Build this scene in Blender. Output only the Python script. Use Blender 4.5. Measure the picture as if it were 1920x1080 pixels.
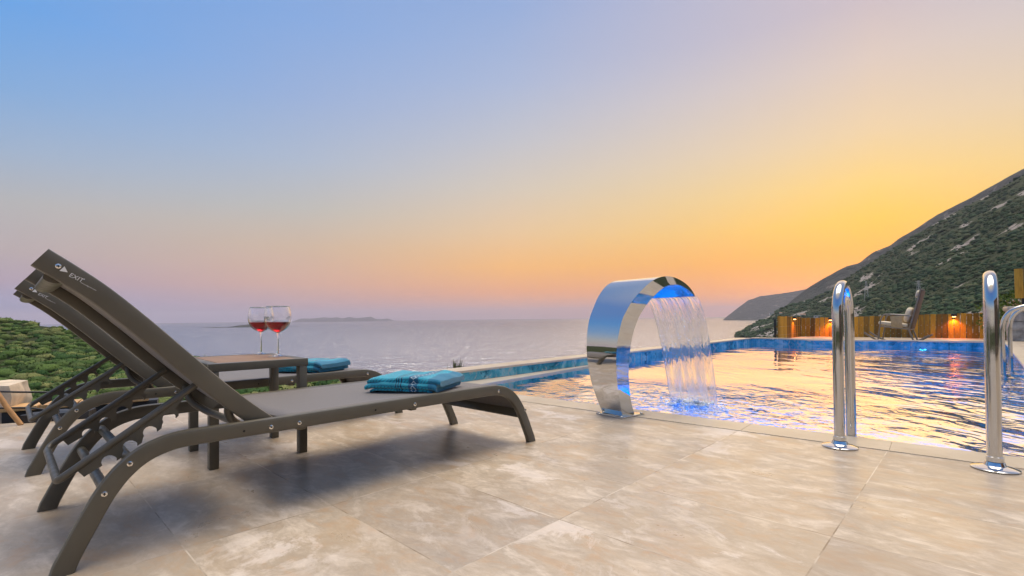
import bpy, bmesh, math, random
import numpy as np
from math import radians, sin, cos, pi, atan2, sqrt
from mathutils import Vector, Matrix, noise
for o in list(bpy.data.objects): bpy.data.objects.remove(o)
scene = bpy.context.scene
col = scene.collection
random.seed(7); rng = np.random.default_rng(7)

# ------------------------------------------------------------------ camera
cd = bpy.data.cameras.new('camera'); cam = bpy.data.objects.new('camera', cd); col.objects.link(cam)
cd.sensor_width = 36; cd.lens = 912/1920*36; cd.shift_y = 44.1/1920
cd.clip_start = 0.05; cd.clip_end = 90000
cam.matrix_world = Matrix.Translation((0, 0, .62)) @ Matrix.Rotation(radians(90.8), 4, 'X') @ Matrix.Rotation(radians(-.6), 4, 'Z')
scene.camera = cam
scene.render.resolution_x = 1024; scene.render.resolution_y = 576
vs = scene.view_settings
vs.view_transform = 'Standard'; vs.look = 'None'; vs.gamma = 1; vs.exposure = 0; vs.use_curve_mapping = False

def lin(c):
    return tuple((x/12.92 if x <= .04045 else ((x+.055)/1.055)**2.4) for x in (v/255 for v in c))

# ------------------------------------------------------------------ sky
SUN_AZ = radians(37); SUN_EL = radians(16)      # azimuth from +Y towards +X
world = bpy.data.worlds.new('World'); scene.world = world; world.use_nodes = True
nt = world.node_tree; nt.nodes.clear()
def N(t, ty, **kw):
    n = t.nodes.new(ty)
    for k, v in kw.items():
        if k.startswith('i_'):
            n.inputs[int(k[2:]) if k[2:].isdigit() else k[2:].replace('_', ' ')].default_value = v
        else: setattr(n, k, v)
    return n
def M(t, op, a, b=None, c=None, clamp=False):
    n = t.nodes.new('ShaderNodeMath'); n.operation = op; n.use_clamp = clamp
    for i, x in enumerate((a, b, c)):
        if x is None: continue
        if isinstance(x, (int, float)): n.inputs[i].default_value = x
        else: t.links.new(x, n.inputs[i])
    return n.outputs[0]
def MR(t, x, a, b, c=0., d=1., sm=False):
    n = t.nodes.new('ShaderNodeMapRange'); n.interpolation_type = 'SMOOTHSTEP' if sm else 'LINEAR'
    t.links.new(x, n.inputs[0])
    for i, v in zip((1, 2, 3, 4), (a, b, c, d)): n.inputs[i].default_value = v
    return n.outputs[0]
def MIX(t, f, a, b, bt='MIX'):
    n = t.nodes.new('ShaderNodeMix'); n.data_type = 'RGBA'; n.blend_type = bt
    for k, x in ((0, f), (6, a), (7, b)):
        if isinstance(x, (int, float)): n.inputs[k].default_value = x
        elif isinstance(x, tuple): n.inputs[k].default_value = (*x[:3], 1)
        else: t.links.new(x, n.inputs[k])
    return n.outputs[2]
def RAMP(t, x, stops, interp='LINEAR'):
    n = t.nodes.new('ShaderNodeValToRGB'); n.color_ramp.interpolation = interp
    e = n.color_ramp.elements
    while len(e) < len(stops): e.new(.5)
    for el, (p, c) in zip(e, stops):
        el.position = p; el.color = (*c[:3], 1) if isinstance(c, tuple) else (c, c, c, 1)
    t.links.new(x, n.inputs[0]); return n.outputs[0]

tc = N(nt, 'ShaderNodeTexCoord'); sp = N(nt, 'ShaderNodeSeparateXYZ'); nt.links.new(tc.outputs['Generated'], sp.inputs[0])
X, Y, Z = sp.outputs
el = M(nt, 'DIVIDE', M(nt, 'ARCSINE', Z), pi/2)
hl = M(nt, 'SQRT', M(nt, 'ADD', M(nt, 'MULTIPLY', X, X), M(nt, 'ADD', M(nt, 'MULTIPLY', Y, Y), 1e-6)))
ca = M(nt, 'DIVIDE', M(nt, 'ADD', M(nt, 'MULTIPLY', X, sin(SUN_AZ)), M(nt, 'MULTIPLY', Y, cos(SUN_AZ))), hl)
az = M(nt, 'ARCCOSINE', M(nt, 'MINIMUM', M(nt, 'MAXIMUM', ca, -1.), 1.))
SK = {
 0:  [(0,(250,158,95)),(2.5,(255,158,45)),(5.5,(255,170,0)),(9,(255,200,55)),(12.5,(252,212,118)),(17,(242,212,166)),(23,(226,205,192)),(28,(208,192,198)),(45,(200,190,205)),(70,(238,226,208)),(90,(238,226,208))],
 37: [(0,(205,170,158)),(1.2,(232,170,140)),(3,(250,170,112)),(6,(255,188,102)),(10,(238,200,152)),(15,(216,202,185)),(20,(196,196,204)),(26,(172,186,217)),(33,(150,175,220)),(50,(165,180,212)),(70,(238,226,208)),(90,(238,226,208))],
 60: [(0,(158,155,178)),(1.5,(200,162,165)),(4,(220,172,150)),(8,(212,184,158)),(12,(194,190,184)),(17,(174,187,208)),(23,(154,178,219)),(30,(134,171,225)),(45,(125,160,215)),(70,(238,226,208)),(90,(238,226,208))],
 84: [(0,(135,148,196)),(1.6,(150,158,200)),(3.5,(178,160,180)),(6,(186,172,174)),(10,(182,182,184)),(14,(158,180,208)),(19,(128,172,222)),(25,(100,164,232)),(45,(110,150,215)),(70,(238,226,208)),(90,(238,226,208))],
 180:[(0,(238,216,172)),(3,(232,216,186)),(9,(205,208,205)),(18,(130,172,220)),(28,(75,140,215)),(48,(80,130,210)),(70,(238,226,208)),(90,(238,226,208))]}
prev = None; pk = None
for k in sorted(SK):
    r = RAMP(nt, el, [(a/90, lin(c)) for a, c in SK[k]])
    if prev is None: prev = r
    else: prev = MIX(nt, MR(nt, az, radians(pk), radians(k)), prev, r)
    pk = k
nish = N(nt, 'ShaderNodeTexSky', sky_type='NISHITA', sun_disc=False, sun_elevation=radians(2), sun_rotation=SUN_AZ)
nb = N(nt, 'ShaderNodeBackground'); nt.links.new(nish.outputs[0], nb.inputs[0]); nb.inputs[1].default_value = .02
gb = N(nt, 'ShaderNodeBackground'); nt.links.new(prev, gb.inputs[0])
# added boost: unseen sky overhead brightened on the sun side to light the deck
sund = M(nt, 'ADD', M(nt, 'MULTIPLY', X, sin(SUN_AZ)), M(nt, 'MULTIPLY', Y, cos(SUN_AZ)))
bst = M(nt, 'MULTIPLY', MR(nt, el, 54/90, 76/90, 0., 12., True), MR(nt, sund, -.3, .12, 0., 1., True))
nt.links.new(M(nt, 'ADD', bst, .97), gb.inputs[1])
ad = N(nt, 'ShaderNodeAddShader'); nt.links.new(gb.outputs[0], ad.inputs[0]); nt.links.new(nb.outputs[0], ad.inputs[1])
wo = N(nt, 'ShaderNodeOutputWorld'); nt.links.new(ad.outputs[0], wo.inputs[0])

sd = bpy.data.lights.new('sun', 'SUN'); sd.energy = .4; sd.angle = radians(60); sd.color = (1, .72, .42)
so = bpy.data.objects.new('sun', sd); col.objects.link(so)
so.rotation_euler = Vector((sin(SUN_AZ)*cos(SUN_EL), cos(SUN_AZ)*cos(SUN_EL), sin(SUN_EL))).to_track_quat('Z', 'Y').to_euler()

# ------------------------------------------------------------------ helpers
def mat(name):
    m = bpy.data.materials.new(name); m.use_nodes = True
    t = m.node_tree; b = t.nodes['Principled BSDF']; return m, t, b
def setp(b, **kw):
    for k, v in kw.items():
        k = {'col': 'Base Color', 'rough': 'Roughness', 'metal': 'Metallic', 'ior': 'IOR', 'trans': 'Transmission Weight', 'emc': 'Emission Color', 'ems': 'Emission Strength', 'sheen': 'Sheen Weight', 'coat': 'Coat Weight'}[k]
        b.inputs[k].default_value = (*v, 1) if isinstance(v, tuple) else v
def coord(t, kind='Object', scale=(1, 1, 1), rot=(0, 0, 0), loc=(0, 0, 0)):
    c = N(t, 'ShaderNodeTexCoord'); m = N(t, 'ShaderNodeMapping'); t.links.new(c.outputs[kind], m.inputs[0])
    m.inputs['Scale'].default_value = scale; m.inputs['Rotation'].default_value = rot; m.inputs['Location'].default_value = loc
    return m.outputs[0]
def NOISE(t, v, scale, detail=4., rough=.55, dist=0., out=0):
    n = N(t, 'ShaderNodeTexNoise'); t.links.new(v, n.inputs['Vector'])
    n.inputs['Scale'].default_value = scale; n.inputs['Detail'].default_value = detail
    n.inputs['Roughness'].default_value = rough; n.inputs['Distortion'].default_value = dist
    return n.outputs[out]
def BUMP(t, h, strength, dist, b=None, normal=None):
    n = N(t, 'ShaderNodeBump'); t.links.new(h, n.inputs['Height'])
    n.inputs['Strength'].default_value = strength; n.inputs['Distance'].default_value = dist
    if normal is not None: t.links.new(normal, n.inputs['Normal'])
    if b is not None: t.links.new(n.outputs[0], b.inputs['Normal'])
    return n.outputs[0]
def simple(name, c, rough=.5, metal=0., var=.15, nscale=8., bump=0., bscale=60.):
    m, t, b = mat(name); v = coord(t)
    n = NOISE(t, v, nscale)
    c1 = tuple(x*(1-var) for x in c); c2 = tuple(min(1, x*(1+var)) for x in c)
    t.links.new(MIX(t, MR(t, n, .3, .7), c1, c2), b.inputs['Base Color'])
    setp(b, rough=rough, metal=metal)
    t.links.new(MR(t, NOISE(t, v, nscale*3), .3, .7, rough*.85, min(1, rough*1.15)), b.inputs['Roughness'])
    if bump: BUMP(t, NOISE(t, v, bscale), bump, .002, b)
    return m

class MB:
    def __init__(s): s.bm = bmesh.new()
    def poly(s, pts):
        return s.bm.faces.new([s.bm.verts.new(p) for p in pts])
    def prism(s, pts, h, axis=(0, 0, 1)):
        """closed polygon pts (3d) extruded along axis*h"""
        a = Vector(axis)*h; pts = [Vector(p) for p in pts]
        v0 = [s.bm.verts.new(p) for p in pts]; v1 = [s.bm.verts.new(p+a) for p in pts]
        n = len(pts)
        s.bm.faces.new(v0[::-1]); s.bm.faces.new(v1)
        for i in range(n): s.bm.faces.new((v0[i], v0[(i+1) % n], v1[(i+1) % n], v1[i]))
    def box(s, c, size, rot=None, bev=0.):
        mt = Matrix.Translation(c) @ ((rot.to_4x4() if rot is not None else Matrix())) @ Matrix.Diagonal((*size, 1))
        r = bmesh.ops.create_cube(s.bm, size=1, matrix=mt)
        if bev:
            es = list({e for v in r['verts'] for e in v.link_edges})
            bmesh.ops.bevel(s.bm, geom=es, offset=bev, segments=2, profile=.5, affect='EDGES')
    def sweep(s, pts, prof, side=None, cap=True, closed=False):
        """sweep a 2d profile (side, up) along pts; side fixed vector or parallel transport"""
        pts = [Vector(p) for p in pts]; n = len(pts); rings = []; up = None
        for i, p in enumerate(pts):
            if closed: T = (pts[(i+1) % n]-pts[i-1]).normalized()
            else: T = (pts[min(i+1, n-1)]-pts[max(i-1, 0)]).normalized()
            if side is not None: sv = Vector(side).normalized(); sv = (sv-T*sv.dot(T)).normalized()
            else:
                if up is None: up = Vector((0, 0, 1)) if abs(T.z) < .9 else Vector((1, 0, 0))
                sv = T.cross(up).normalized()
            up = sv.cross(T).normalized()
            pr = prof(i/(n-1)) if callable(prof) else prof
            rings.append([s.bm.verts.new(p+sv*a+up*b) for a, b in pr])
        m = len(rings[0])
        for i in range(n if closed else n-1):
            A, B = rings[i], rings[(i+1) % n]
            for j in range(m): s.bm.faces.new((A[j], A[(j+1) % m], B[(j+1) % m], B[j]))
        if cap and not closed:
            s.bm.faces.new(rings[0][::-1]); s.bm.faces.new(rings[-1])
    def tube(s, pts, r, seg=12, **k):
        s.sweep(pts, [(r*cos(2*pi*i/seg), r*sin(2*pi*i/seg)) for i in range(seg)], **k)
    def lathe(s, prof, c=(0, 0, 0), seg=32, axis='Z'):
        rings = []
        for r, z in prof:
            if r < 1e-6: rings.append([s.bm.verts.new(Vector(c)+Vector((0, 0, z)))])
            else: rings.append([s.bm.verts.new(Vector(c)+Vector((r*cos(2*pi*i/seg), r*sin(2*pi*i/seg), z))) for i in range(seg)])
        for A, B in zip(rings, rings[1:]):
            for j in range(seg):
                a0, a1 = A[j % len(A)], A[(j+1) % len(A)]; b0, b1 = B[j % len(B)], B[(j+1) % len(B)]
                f = [a0, a1, b1, b0]; f = list(dict.fromkeys(f))
                if len(f) > 2: s.bm.faces.new(f)
    def build(s, name, m, parent=None, smooth=35, doubles=False):
        if doubles: bmesh.ops.remove_doubles(s.bm, verts=s.bm.verts, dist=1e-5)
        bmesh.ops.recalc_face_normals(s.bm, faces=s.bm.faces)
        me = bpy.data.meshes.new(name); s.bm.to_mesh(me); s.bm.free()
        for mm in (m if isinstance(m, (list, tuple)) else [m]): me.materials.append(mm)
        if smooth:
            me.shade_smooth(); me.set_sharp_from_angle(angle=radians(smooth))
        o = bpy.data.objects.new(name, me); col.objects.link(o)
        if parent is not None: o.parent = parent
        return o
def rrect(w, h, r=.006):
    out = []
    for cx, cy, a0 in ((w/2-r, h/2-r, 0), (-w/2+r, h/2-r, 90), (-w/2+r, -h/2+r, 180), (w/2-r, -h/2+r, 270)):
        for k in range(3): a = radians(a0+45*k); out.append((cx+r*cos(a), cy+r*sin(a)))
    return out
def catmull(pts, n=6):
    P = [Vector(p) for p in pts]; P = [P[0]*2-P[1]]+P+[P[-1]*2-P[-2]]; out = []
    for i in range(1, len(P)-2):
        a, b, c, d = P[i-1:i+3]
        for k in range(n):
            t = k/n; out.append(.5*((2*b)+(-a+c)*t+(2*a-5*b+4*c-d)*t*t+(-a+3*b-3*c+d)*t**3))
    out.append(P[-2]); return out
def rounded(pts, r, n=5):
    P = [Vector(p) for p in pts]; out = [P[0]]
    for a, b, c in zip(P, P[1:], P[2:]):
        d1 = (a-b); d2 = (c-b); rr = min(r, d1.length*.49, d2.length*.49)
        p = b+d1.normalized()*rr; q = b+d2.normalized()*rr
        for k in range(n+1):
            t = k/n; out.append(p*(1-t)**2+b*2*t*(1-t)+q*t*t)
    out.append(P[-1]); return out
def empty(name, loc=(0, 0, 0), rz=0., size=.1):
    o = bpy.data.objects.new(name, None); o.empty_display_size = size; o.location = loc; o.rotation_euler = (0, 0, rz); col.objects.link(o); return o
def tag(o, label, cat, group=None):
    o['label'] = label; o['category'] = cat
    if group: o['group'] = group
    return o
def structure(o): o['kind'] = 'structure'; return o
def copy_tree(o, parent=None):
    c = o.copy(); col.objects.link(c); c.parent = parent
    for ch in list(o.children): copy_tree(ch, c)
    return c

# ------------------------------------------------------------------ materials
m_frame, t, b = mat('bronze_powder_coat'); v = coord(t)
t.links.new(MIX(t, MR(t, NOISE(t, v, 6.), .3, .7), (.092, .081, .058), (.115, .101, .073)), b.inputs['Base Color'])
setp(b, rough=.36); t.links.new(MR(t, NOISE(t, v, 30., 6.), .3, .7, .3, .46), b.inputs['Roughness'])
BUMP(t, NOISE(t, v, 900., 2.), .12, .0006, b)
m_sling, t, b = mat('woven_sling_fabric'); v = coord(t)
ck = N(t, 'ShaderNodeTexChecker', i_Scale=420.); t.links.new(v, ck.inputs[0])
t.links.new(MIX(t, ck.outputs[1], (.13, .115, .108), (.17, .152, .142)), b.inputs['Base Color'])
setp(b, rough=.62, sheen=.15); BUMP(t, ck.outputs[1], .3, .0006, b)
m_dark = simple('black_plastic', (.02, .02, .021), .45)
m_screw = simple('stainless_screw', (.75, .72, .66), .25, 1., nscale=200.)
m_hole = simple('dark_recess', (.006, .006, .006), .8)
m_chrome, t, b = mat('mirror_stainless'); v = coord(t); setp(b, col=(.66, .66, .65), metal=1., rough=.035)
t.links.new(MR(t, NOISE(t, v, 9., 5.), .35, .75, .025, .07), b.inputs['Roughness'])
BUMP(t, NOISE(t, v, 5., 2.), .06, .02, b)
m_rail, t, b = mat('polished_steel_tube'); v = coord(t); setp(b, col=(.60, .59, .57), metal=1.)
t.links.new(MR(t, NOISE(t, v, 25., 5.), .35, .75, .05, .16), b.inputs['Roughness'])
BUMP(t, NOISE(t, coord(t, scale=(1, 1, .1)), 80., 2.), .03, .002, b)
m_wood_top, t, b = mat('oiled_wood_slats')
v = coord(t, scale=(2, 14, 2)); n = NOISE(t, v, 6., 8., .6, .5)
t.links.new(MIX(t, MR(t, n, .3, .7), (.16, .085, .045), (.34, .2, .11)), b.inputs['Base Color']); setp(b, rough=.5); BUMP(t, n, .2, .001, b)
m_print = simple('printed_white_letters', (.75, .74, .7), .5)

m_deck, t, b = mat('travertine_tiles')
vo = coord(t)
vr = N(t, 'ShaderNodeMapping'); t.links.new(vo, vr.inputs[0]); vr.vector_type = 'POINT'
TA = radians(46.3); vr.inputs['Rotation'].default_value = (0, 0, -TA)
ox, oy = .139, 1.505
vr.inputs['Location'].default_value = (-(cos(TA)*ox+sin(TA)*oy)+40*.42, -(-sin(TA)*ox+cos(TA)*oy)+40*.635, 0)
s2 = N(t, 'ShaderNodeSeparateXYZ'); t.links.new(vr.outputs[0], s2.inputs[0])
a_ = M(t, 'DIVIDE', s2.outputs[0], .42); b_ = M(t, 'DIVIDE', s2.outputs[1], .635)
fa = M(t, 'FRACT', a_); fb = M(t, 'FRACT', b_)
ja = M(t, 'LESS_THAN', M(t, 'MULTIPLY', M(t, 'MINIMUM', fa, M(t, 'SUBTRACT', 1., fa)), .42), .0019)
jb = M(t, 'LESS_THAN', M(t, 'MULTIPLY', M(t, 'MINIMUM', fb, M(t, 'SUBTRACT', 1., fb)), .635), .0019)
joint = M(t, 'MAXIMUM', ja, jb)
cb = N(t, 'ShaderNodeCombineXYZ'); t.links.new(M(t, 'FLOOR', a_), cb.inputs[0]); t.links.new(M(t, 'FLOOR', b_), cb.inputs[1])
wn = N(t, 'ShaderNodeTexWhiteNoise', noise_dimensions='3D'); t.links.new(cb.outputs[0], wn.inputs[0])
off = N(t, 'ShaderNodeVectorMath', operation='MULTIPLY_ADD'); t.links.new(wn.outputs['Color'], off.inputs[0]); off.inputs[1].default_value = (7, 7, 7); t.links.new(vr.outputs[0], off.inputs[2])
st = N(t, 'ShaderNodeMapping'); t.links.new(off.outputs[0], st.inputs[0]); st.inputs['Scale'].default_value = (1.9, 1., 1.); st.inputs['Rotation'].default_value = (0, 0, .35)
n1 = NOISE(t, st.outputs[0], 2.6, 9., .62, .8); n2 = NOISE(t, st.outputs[0], 6., 10., .7, .5); n3 = NOISE(t, vo, 1.3, 4., .5, .3); n4 = NOISE(t, st.outputs[0], 34., 8., .7)
c = MIX(t, MR(t, n1, .36, .62), (.475, .385, .285), (.42, .355, .28))
c = MIX(t, MR(t, n2, .5, .64), c, (.60, .52, .43))
c = MIX(t, MR(t, NOISE(t, st.outputs[0], 18., 10., .75, .6), .38, .66), MIX(t, 1., c, (.80, .79, .78), 'MULTIPLY'), c)
c = MIX(t, M(t, 'MULTIPLY', MR(t, n2, .47, .36), .55), c, (.42, .27, .15))
c = MIX(t, M(t, 'MULTIPLY', MR(t, n3, .47, .36), .35), c, (.36, .295, .22))
sm = N(t, 'ShaderNodeMapping'); t.links.new(off.outputs[0], sm.inputs[0]); sm.inputs['Scale'].default_value = (1.5, 1.1, 1.); sm.inputs['Rotation'].default_value = (0, 0, -.5)
n5 = NOISE(t, sm.outputs[0], 2.4, 12., .74, .5)
white = M(t, 'MULTIPLY', MR(t, n5, .535, .575), MR(t, NOISE(t, vo, .9, 2.), .44, .58))
c = MIX(t, M(t, 'MULTIPLY', white, .5), c, (.70, .64, .60))
c = MIX(t, M(t, 'MULTIPLY', MR(t, n4, .35, .2), .5), c, (.25, .19, .13))
c = MIX(t, .9, c, MIX(t, wn.outputs['Value'], (.92, .91, .91), (1.06, 1.04, 1.)), 'MULTIPLY')
vor = N(t, 'ShaderNodeTexVoronoi', i_Scale=5.); t.links.new(vo, vor.inputs[0])
c = MIX(t, M(t, 'LESS_THAN', vor.outputs['Distance'], .012), c, (.08, .06, .04))
c = MIX(t, M(t, 'MULTIPLY', joint, .9), c, MIX(t, MR(t, NOISE(t, vo, 5.), .4, .6), (.22, .16, .10), (.6, .52, .42)))
t.links.new(c, b.inputs['Base Color'])
t.links.new(M(t, 'ADD', MR(t, n1, .3, .7, .26, .44), M(t, 'MULTIPLY', white, .12)), b.inputs['Roughness'])
hgt = M(t, 'ADD', M(t, 'MULTIPLY', n2, .25), M(t, 'SUBTRACT', M(t, 'MULTIPLY', n4, .2), M(t, 'MULTIPLY', joint, .9)))
BUMP(t, hgt, .35, .002, b)

m_coping, t, b = mat('honed_stone_coping'); v = coord(t)
n1 = NOISE(t, v, 2.5, 9., .65, 1.); n2 = NOISE(t, v, 14., 8., .7)
c = MIX(t, MR(t, n1, .35, .65), (.40, .335, .25), (.50, .43, .34)); c = MIX(t, MR(t, n2, .45, .3, 0, .5), c, (.38, .3, .2))
t.links.new(c, b.inputs['Base Color']); setp(b, rough=.35); BUMP(t, n2, .2, .002, b)

def pool_tiles(name, small):
    m, t, b = mat(name); v = coord(t)
    n = NOISE(t, v, 2.2, 8., .6, 1.4); n2 = NOISE(t, coord(t, loc=(5, 3, 1)), 5., 8., .65, 2.)
    c = RAMP(t, n, [(.3, (.012, .11, .17)), (.45, (.03, .25, .36)), (.55, (.08, .38, .5)), (.66, (.3, .5, .56))])
    c = MIX(t, MR(t, n2, .55, .66), c, (.42, .40, .36) if small else (.15, .42, .55))
    c = MIX(t, MR(t, n2, .42, .34), c, (.01, .07, .12))
    s = N(t, 'ShaderNodeSeparateXYZ'); t.links.new(coord(t, rot=(0, 0, -radians(47))), s.inputs[0])
    g = None
    for i, w in ((0, .4), (1, .4)):
        f = M(t, 'FRACT', M(t, 'DIVIDE', s.outputs[i], w))
        l = M(t, 'LESS_THAN', f, .01); g = l if g is None else M(t, 'MAXIMUM', g, l)
    c = MIX(t, M(t, 'MULTIPLY', g, .6), c, (.02, .05, .07)); t.links.new(c, b.inputs['Base Color']); setp(b, rough=.12)
    return m
m_band = pool_tiles('blue_marble_band', True)
m_basin, t, b = mat('turquoise_pool_mosaic'); v = coord(t)
n = NOISE(t, v, 1.6, 6., .6, 1.)
c = MIX(t, MR(t, n, .35, .65), (.004, .24, .56), (.01, .42, .80)); t.links.new(c, b.inputs['Base Color']); setp(b, rough=.3)

m_rock = simple('limestone_block', (.56, .46, .34), .85, var=.35, nscale=7., bump=.9, bscale=25.)
m_brass_pole = simple('bamboo_cane', (.42, .22, .08), .5, nscale=20.)

# pool water
m_water, t, b = mat('pool_water'); t.nodes.remove(b); out = t.nodes['Material Output']
v = coord(t); geo = N(t, 'ShaderNodeNewGeometry')
dist = N(t, 'ShaderNodeVectorMath', operation='DISTANCE'); t.links.new(v, dist.inputs[0]); SPL = (1.287, 3.55, -.03); dist.inputs[1].default_value = SPL
near = MR(t, dist.outputs['Value'], .1, 1.7, 1., 0., True)
sx = N(t, 'ShaderNodeSeparateXYZ'); t.links.new(v, sx.inputs[0])
side = MR(t, M(t, 'SUBTRACT', sx.outputs[0], M(t, 'MULTIPLY', sx.outputs[1], .5)), .4, 1.7, .0, 1.25, True)
side = M(t, 'MULTIPLY', side, MR(t, sx.outputs[1], 3.5, 6.5, 1., .3, True))
patch = M(t, 'ADD', MR(t, NOISE(t, v, .55, 2.), .38, .62, .10, .34), side)
vw = coord(t, scale=(1., .55, 1.), rot=(0, 0, radians(50)))
w1 = NOISE(t, vw, 2.3, 2., .45, .7); w2 = NOISE(t, vw, 6.5, 2., .5, .9); w3 = NOISE(t, v, 11., 2., .5, .8)
amp = M(t, 'ADD', patch, M(t, 'MULTIPLY', near, 1.3))
h = M(t, 'ADD', M(t, 'MULTIPLY', w1, .042), M(t, 'MULTIPLY', w2, .010))
h = M(t, 'ADD', M(t, 'MULTIPLY', h, amp), M(t, 'MULTIPLY', M(t, 'MULTIPLY', w3, near), .02))
bp = BUMP(t, h, 1., 1.)
gl = N(t, 'ShaderNodeBsdfGlossy', i_Roughness=.015); t.links.new(bp, gl.inputs['Normal']); gl.inputs[0].default_value = (.98, .95, .90, 1)
rf = N(t, 'ShaderNodeBsdfRefraction', i_Roughness=.01, i_IOR=1.33); t.links.new(bp, rf.inputs['Normal']); rf.inputs[0].default_value = (.07, .76, 1, 1)
fr = N(t, 'ShaderNodeFresnel', i_IOR=1.33); t.links.new(bp, fr.inputs['Normal'])
mx = N(t, 'ShaderNodeMixShader'); t.links.new(MR(t, fr.outputs[0], .10, .27, .04, .95, True), mx.inputs[0]); t.links.new(rf.outputs[0], mx.inputs[1]); t.links.new(gl.outputs[0], mx.inputs[2])
foam = M(t, 'MULTIPLY', MR(t, NOISE(t, v, 30., 8., .7, 1.), .5, .66), MR(t, dist.outputs['Value'], .05, .42, 1., 0., True))
df = N(t, 'ShaderNodeBsdfDiffuse'); df.inputs[0].default_value = (.8, .88, .95, 1)
mx2 = N(t, 'ShaderNodeMixShader'); t.links.new(foam, mx2.inputs[0]); t.links.new(mx.outputs[0], mx2.inputs[1]); t.links.new(df.outputs[0], mx2.inputs[2])
t.links.new(mx2.outputs[0], out.inputs[0])

# falling water
m_fall, t, b = mat('falling_water'); t.nodes.remove(b); out = t.nodes['Material Output']
uv = N(t, 'ShaderNodeUVMap'); mp = N(t, 'ShaderNodeMapping'); t.links.new(uv.outputs[0], mp.inputs[0]); mp.inputs['Scale'].default_value = (1, .12, 1)
f1 = NOISE(t, mp.outputs[0], 22., 4., .6, .5); f2 = NOISE(t, mp.outputs[0], 60., 3., .6, .3)
bp = BUMP(t, M(t, 'ADD', f1, M(t, 'MULTIPLY', f2, .4)), .7, .014)
gl = N(t, 'ShaderNodeBsdfGlossy', i_Roughness=.08); t.links.new(bp, gl.inputs['Normal'])
rf = N(t, 'ShaderNodeBsdfRefraction', i_Roughness=.02, i_IOR=1.15); t.links.new(bp, rf.inputs['Normal']); rf.inputs[0].default_value = (.95, .96, .97, 1)
df = N(t, 'ShaderNodeBsdfTranslucent'); df.inputs[0].default_value = (.9, .86, .76, 1)
mx = N(t, 'ShaderNodeMixShader'); t.links.new(M(t, 'MULTIPLY', MR(t, f1, .35, .65), .26), mx.inputs[0]); t.links.new(rf.outputs[0], mx.inputs[1]); t.links.new(gl.outputs[0], mx.inputs[2])
mx2 = N(t, 'ShaderNodeMixShader'); su = N(t, 'ShaderNodeSeparateXYZ'); t.links.new(uv.outputs[0], su.inputs[0])
t.links.new(M(t, 'ADD', MR(t, f2, .45, .8, .0, .08), M(t, 'MULTIPLY', MR(t, su.outputs[1], .4, .79, 0., .35, True), MR(t, f1, .35, .65))), mx2.inputs[0]); t.links.new(mx.outputs[0], mx2.inputs[1]); t.links.new(df.outputs[0], mx2.inputs[2])
t.links.new(mx2.outputs[0], out.inputs[0])

# sea
m_sea, t, b = mat('sea_water'); t.nodes.remove(b); out = t.nodes['Material Output']
v = coord(t, scale=(.5, 1., 1.), rot=(0, 0, radians(10)))
w1 = NOISE(t, coord(t, scale=(.25, 1., 1.), rot=(0, 0, radians(4))), .045, 4., .65, .5); w2 = NOISE(t, v, .16, 4., .6, .4); w3 = NOISE(t, v, .9, 2., .5)
bp = BUMP(t, M(t, 'ADD', M(t, 'MULTIPLY', w2, 3.4), M(t, 'ADD', M(t, 'MULTIPLY', w1, 4.5), M(t, 'MULTIPLY', w3, .5))), 1., 1.)
gl = N(t, 'ShaderNodeBsdfGlossy', i_Roughness=.2); t.links.new(bp, gl.inputs['Normal']); gl.inputs[0].default_value = (.55, .56, .60, 1)
df = N(t, 'ShaderNodeBsdfDiffuse'); df.inputs[0].default_value = (.03, .065, .11, 1)
fr = N(t, 'ShaderNodeFresnel', i_IOR=1.38); t.links.new(bp, fr.inputs['Normal'])
mx = N(t, 'ShaderNodeMixShader'); t.links.new(fr.outputs[0], mx.inputs[0]); t.links.new(df.outputs[0], mx.inputs[1]); t.links.new(gl.outputs[0], mx.inputs[2])
t.links.new(mx.outputs[0], out.inputs[0])

# hills
def hill_mat(name, g1, g2, rock, rockamt, nscale):
    m, t, b = mat(name); v = coord(t)
    at = N(t, 'ShaderNodeAttribute', attribute_name='rock')
    n = NOISE(t, v, nscale, 8., .65); n2 = NOISE(t, v, nscale*.18, 5., .6, .5)
    c = MIX(t, MR(t, n, .35, .65), g1, g2)
    rn = NOISE(t, v, nscale*.7, 10., .7, 1.)
    rc = MIX(t, MR(t, rn, .35, .65), tuple(x*.55 for x in rock), rock)
    k = M(t, 'MULTIPLY', MR(t, M(t, 'ADD', at.outputs['Fac'], M(t, 'MULTIPLY', M(t, 'SUBTRACT', rn, .5), 1.4)), .5, .7), rockamt)
    t.links.new(MIX(t, k, c, rc), b.inputs['Base Color']); setp(b, rough=.95)
    b.inputs['Specular IOR Level'].default_value = .1
    BUMP(t, n, 1., 1.2/nscale, b)
    return m
m_hill_l = hill_mat('maquis_ground', (.035, .05, .018), (.09, .10, .045), (.42, .40, .36), .8, .25)
m_hill_r = hill_mat('mountain_ground', (.035, .055, .03), (.085, .095, .05), (.46, .41, .37), 1., .12)
m_far = hill_mat('far_hill', (.045, .06, .055), (.085, .09, .075), (.35, .31, .28), .5, .02)
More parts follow.
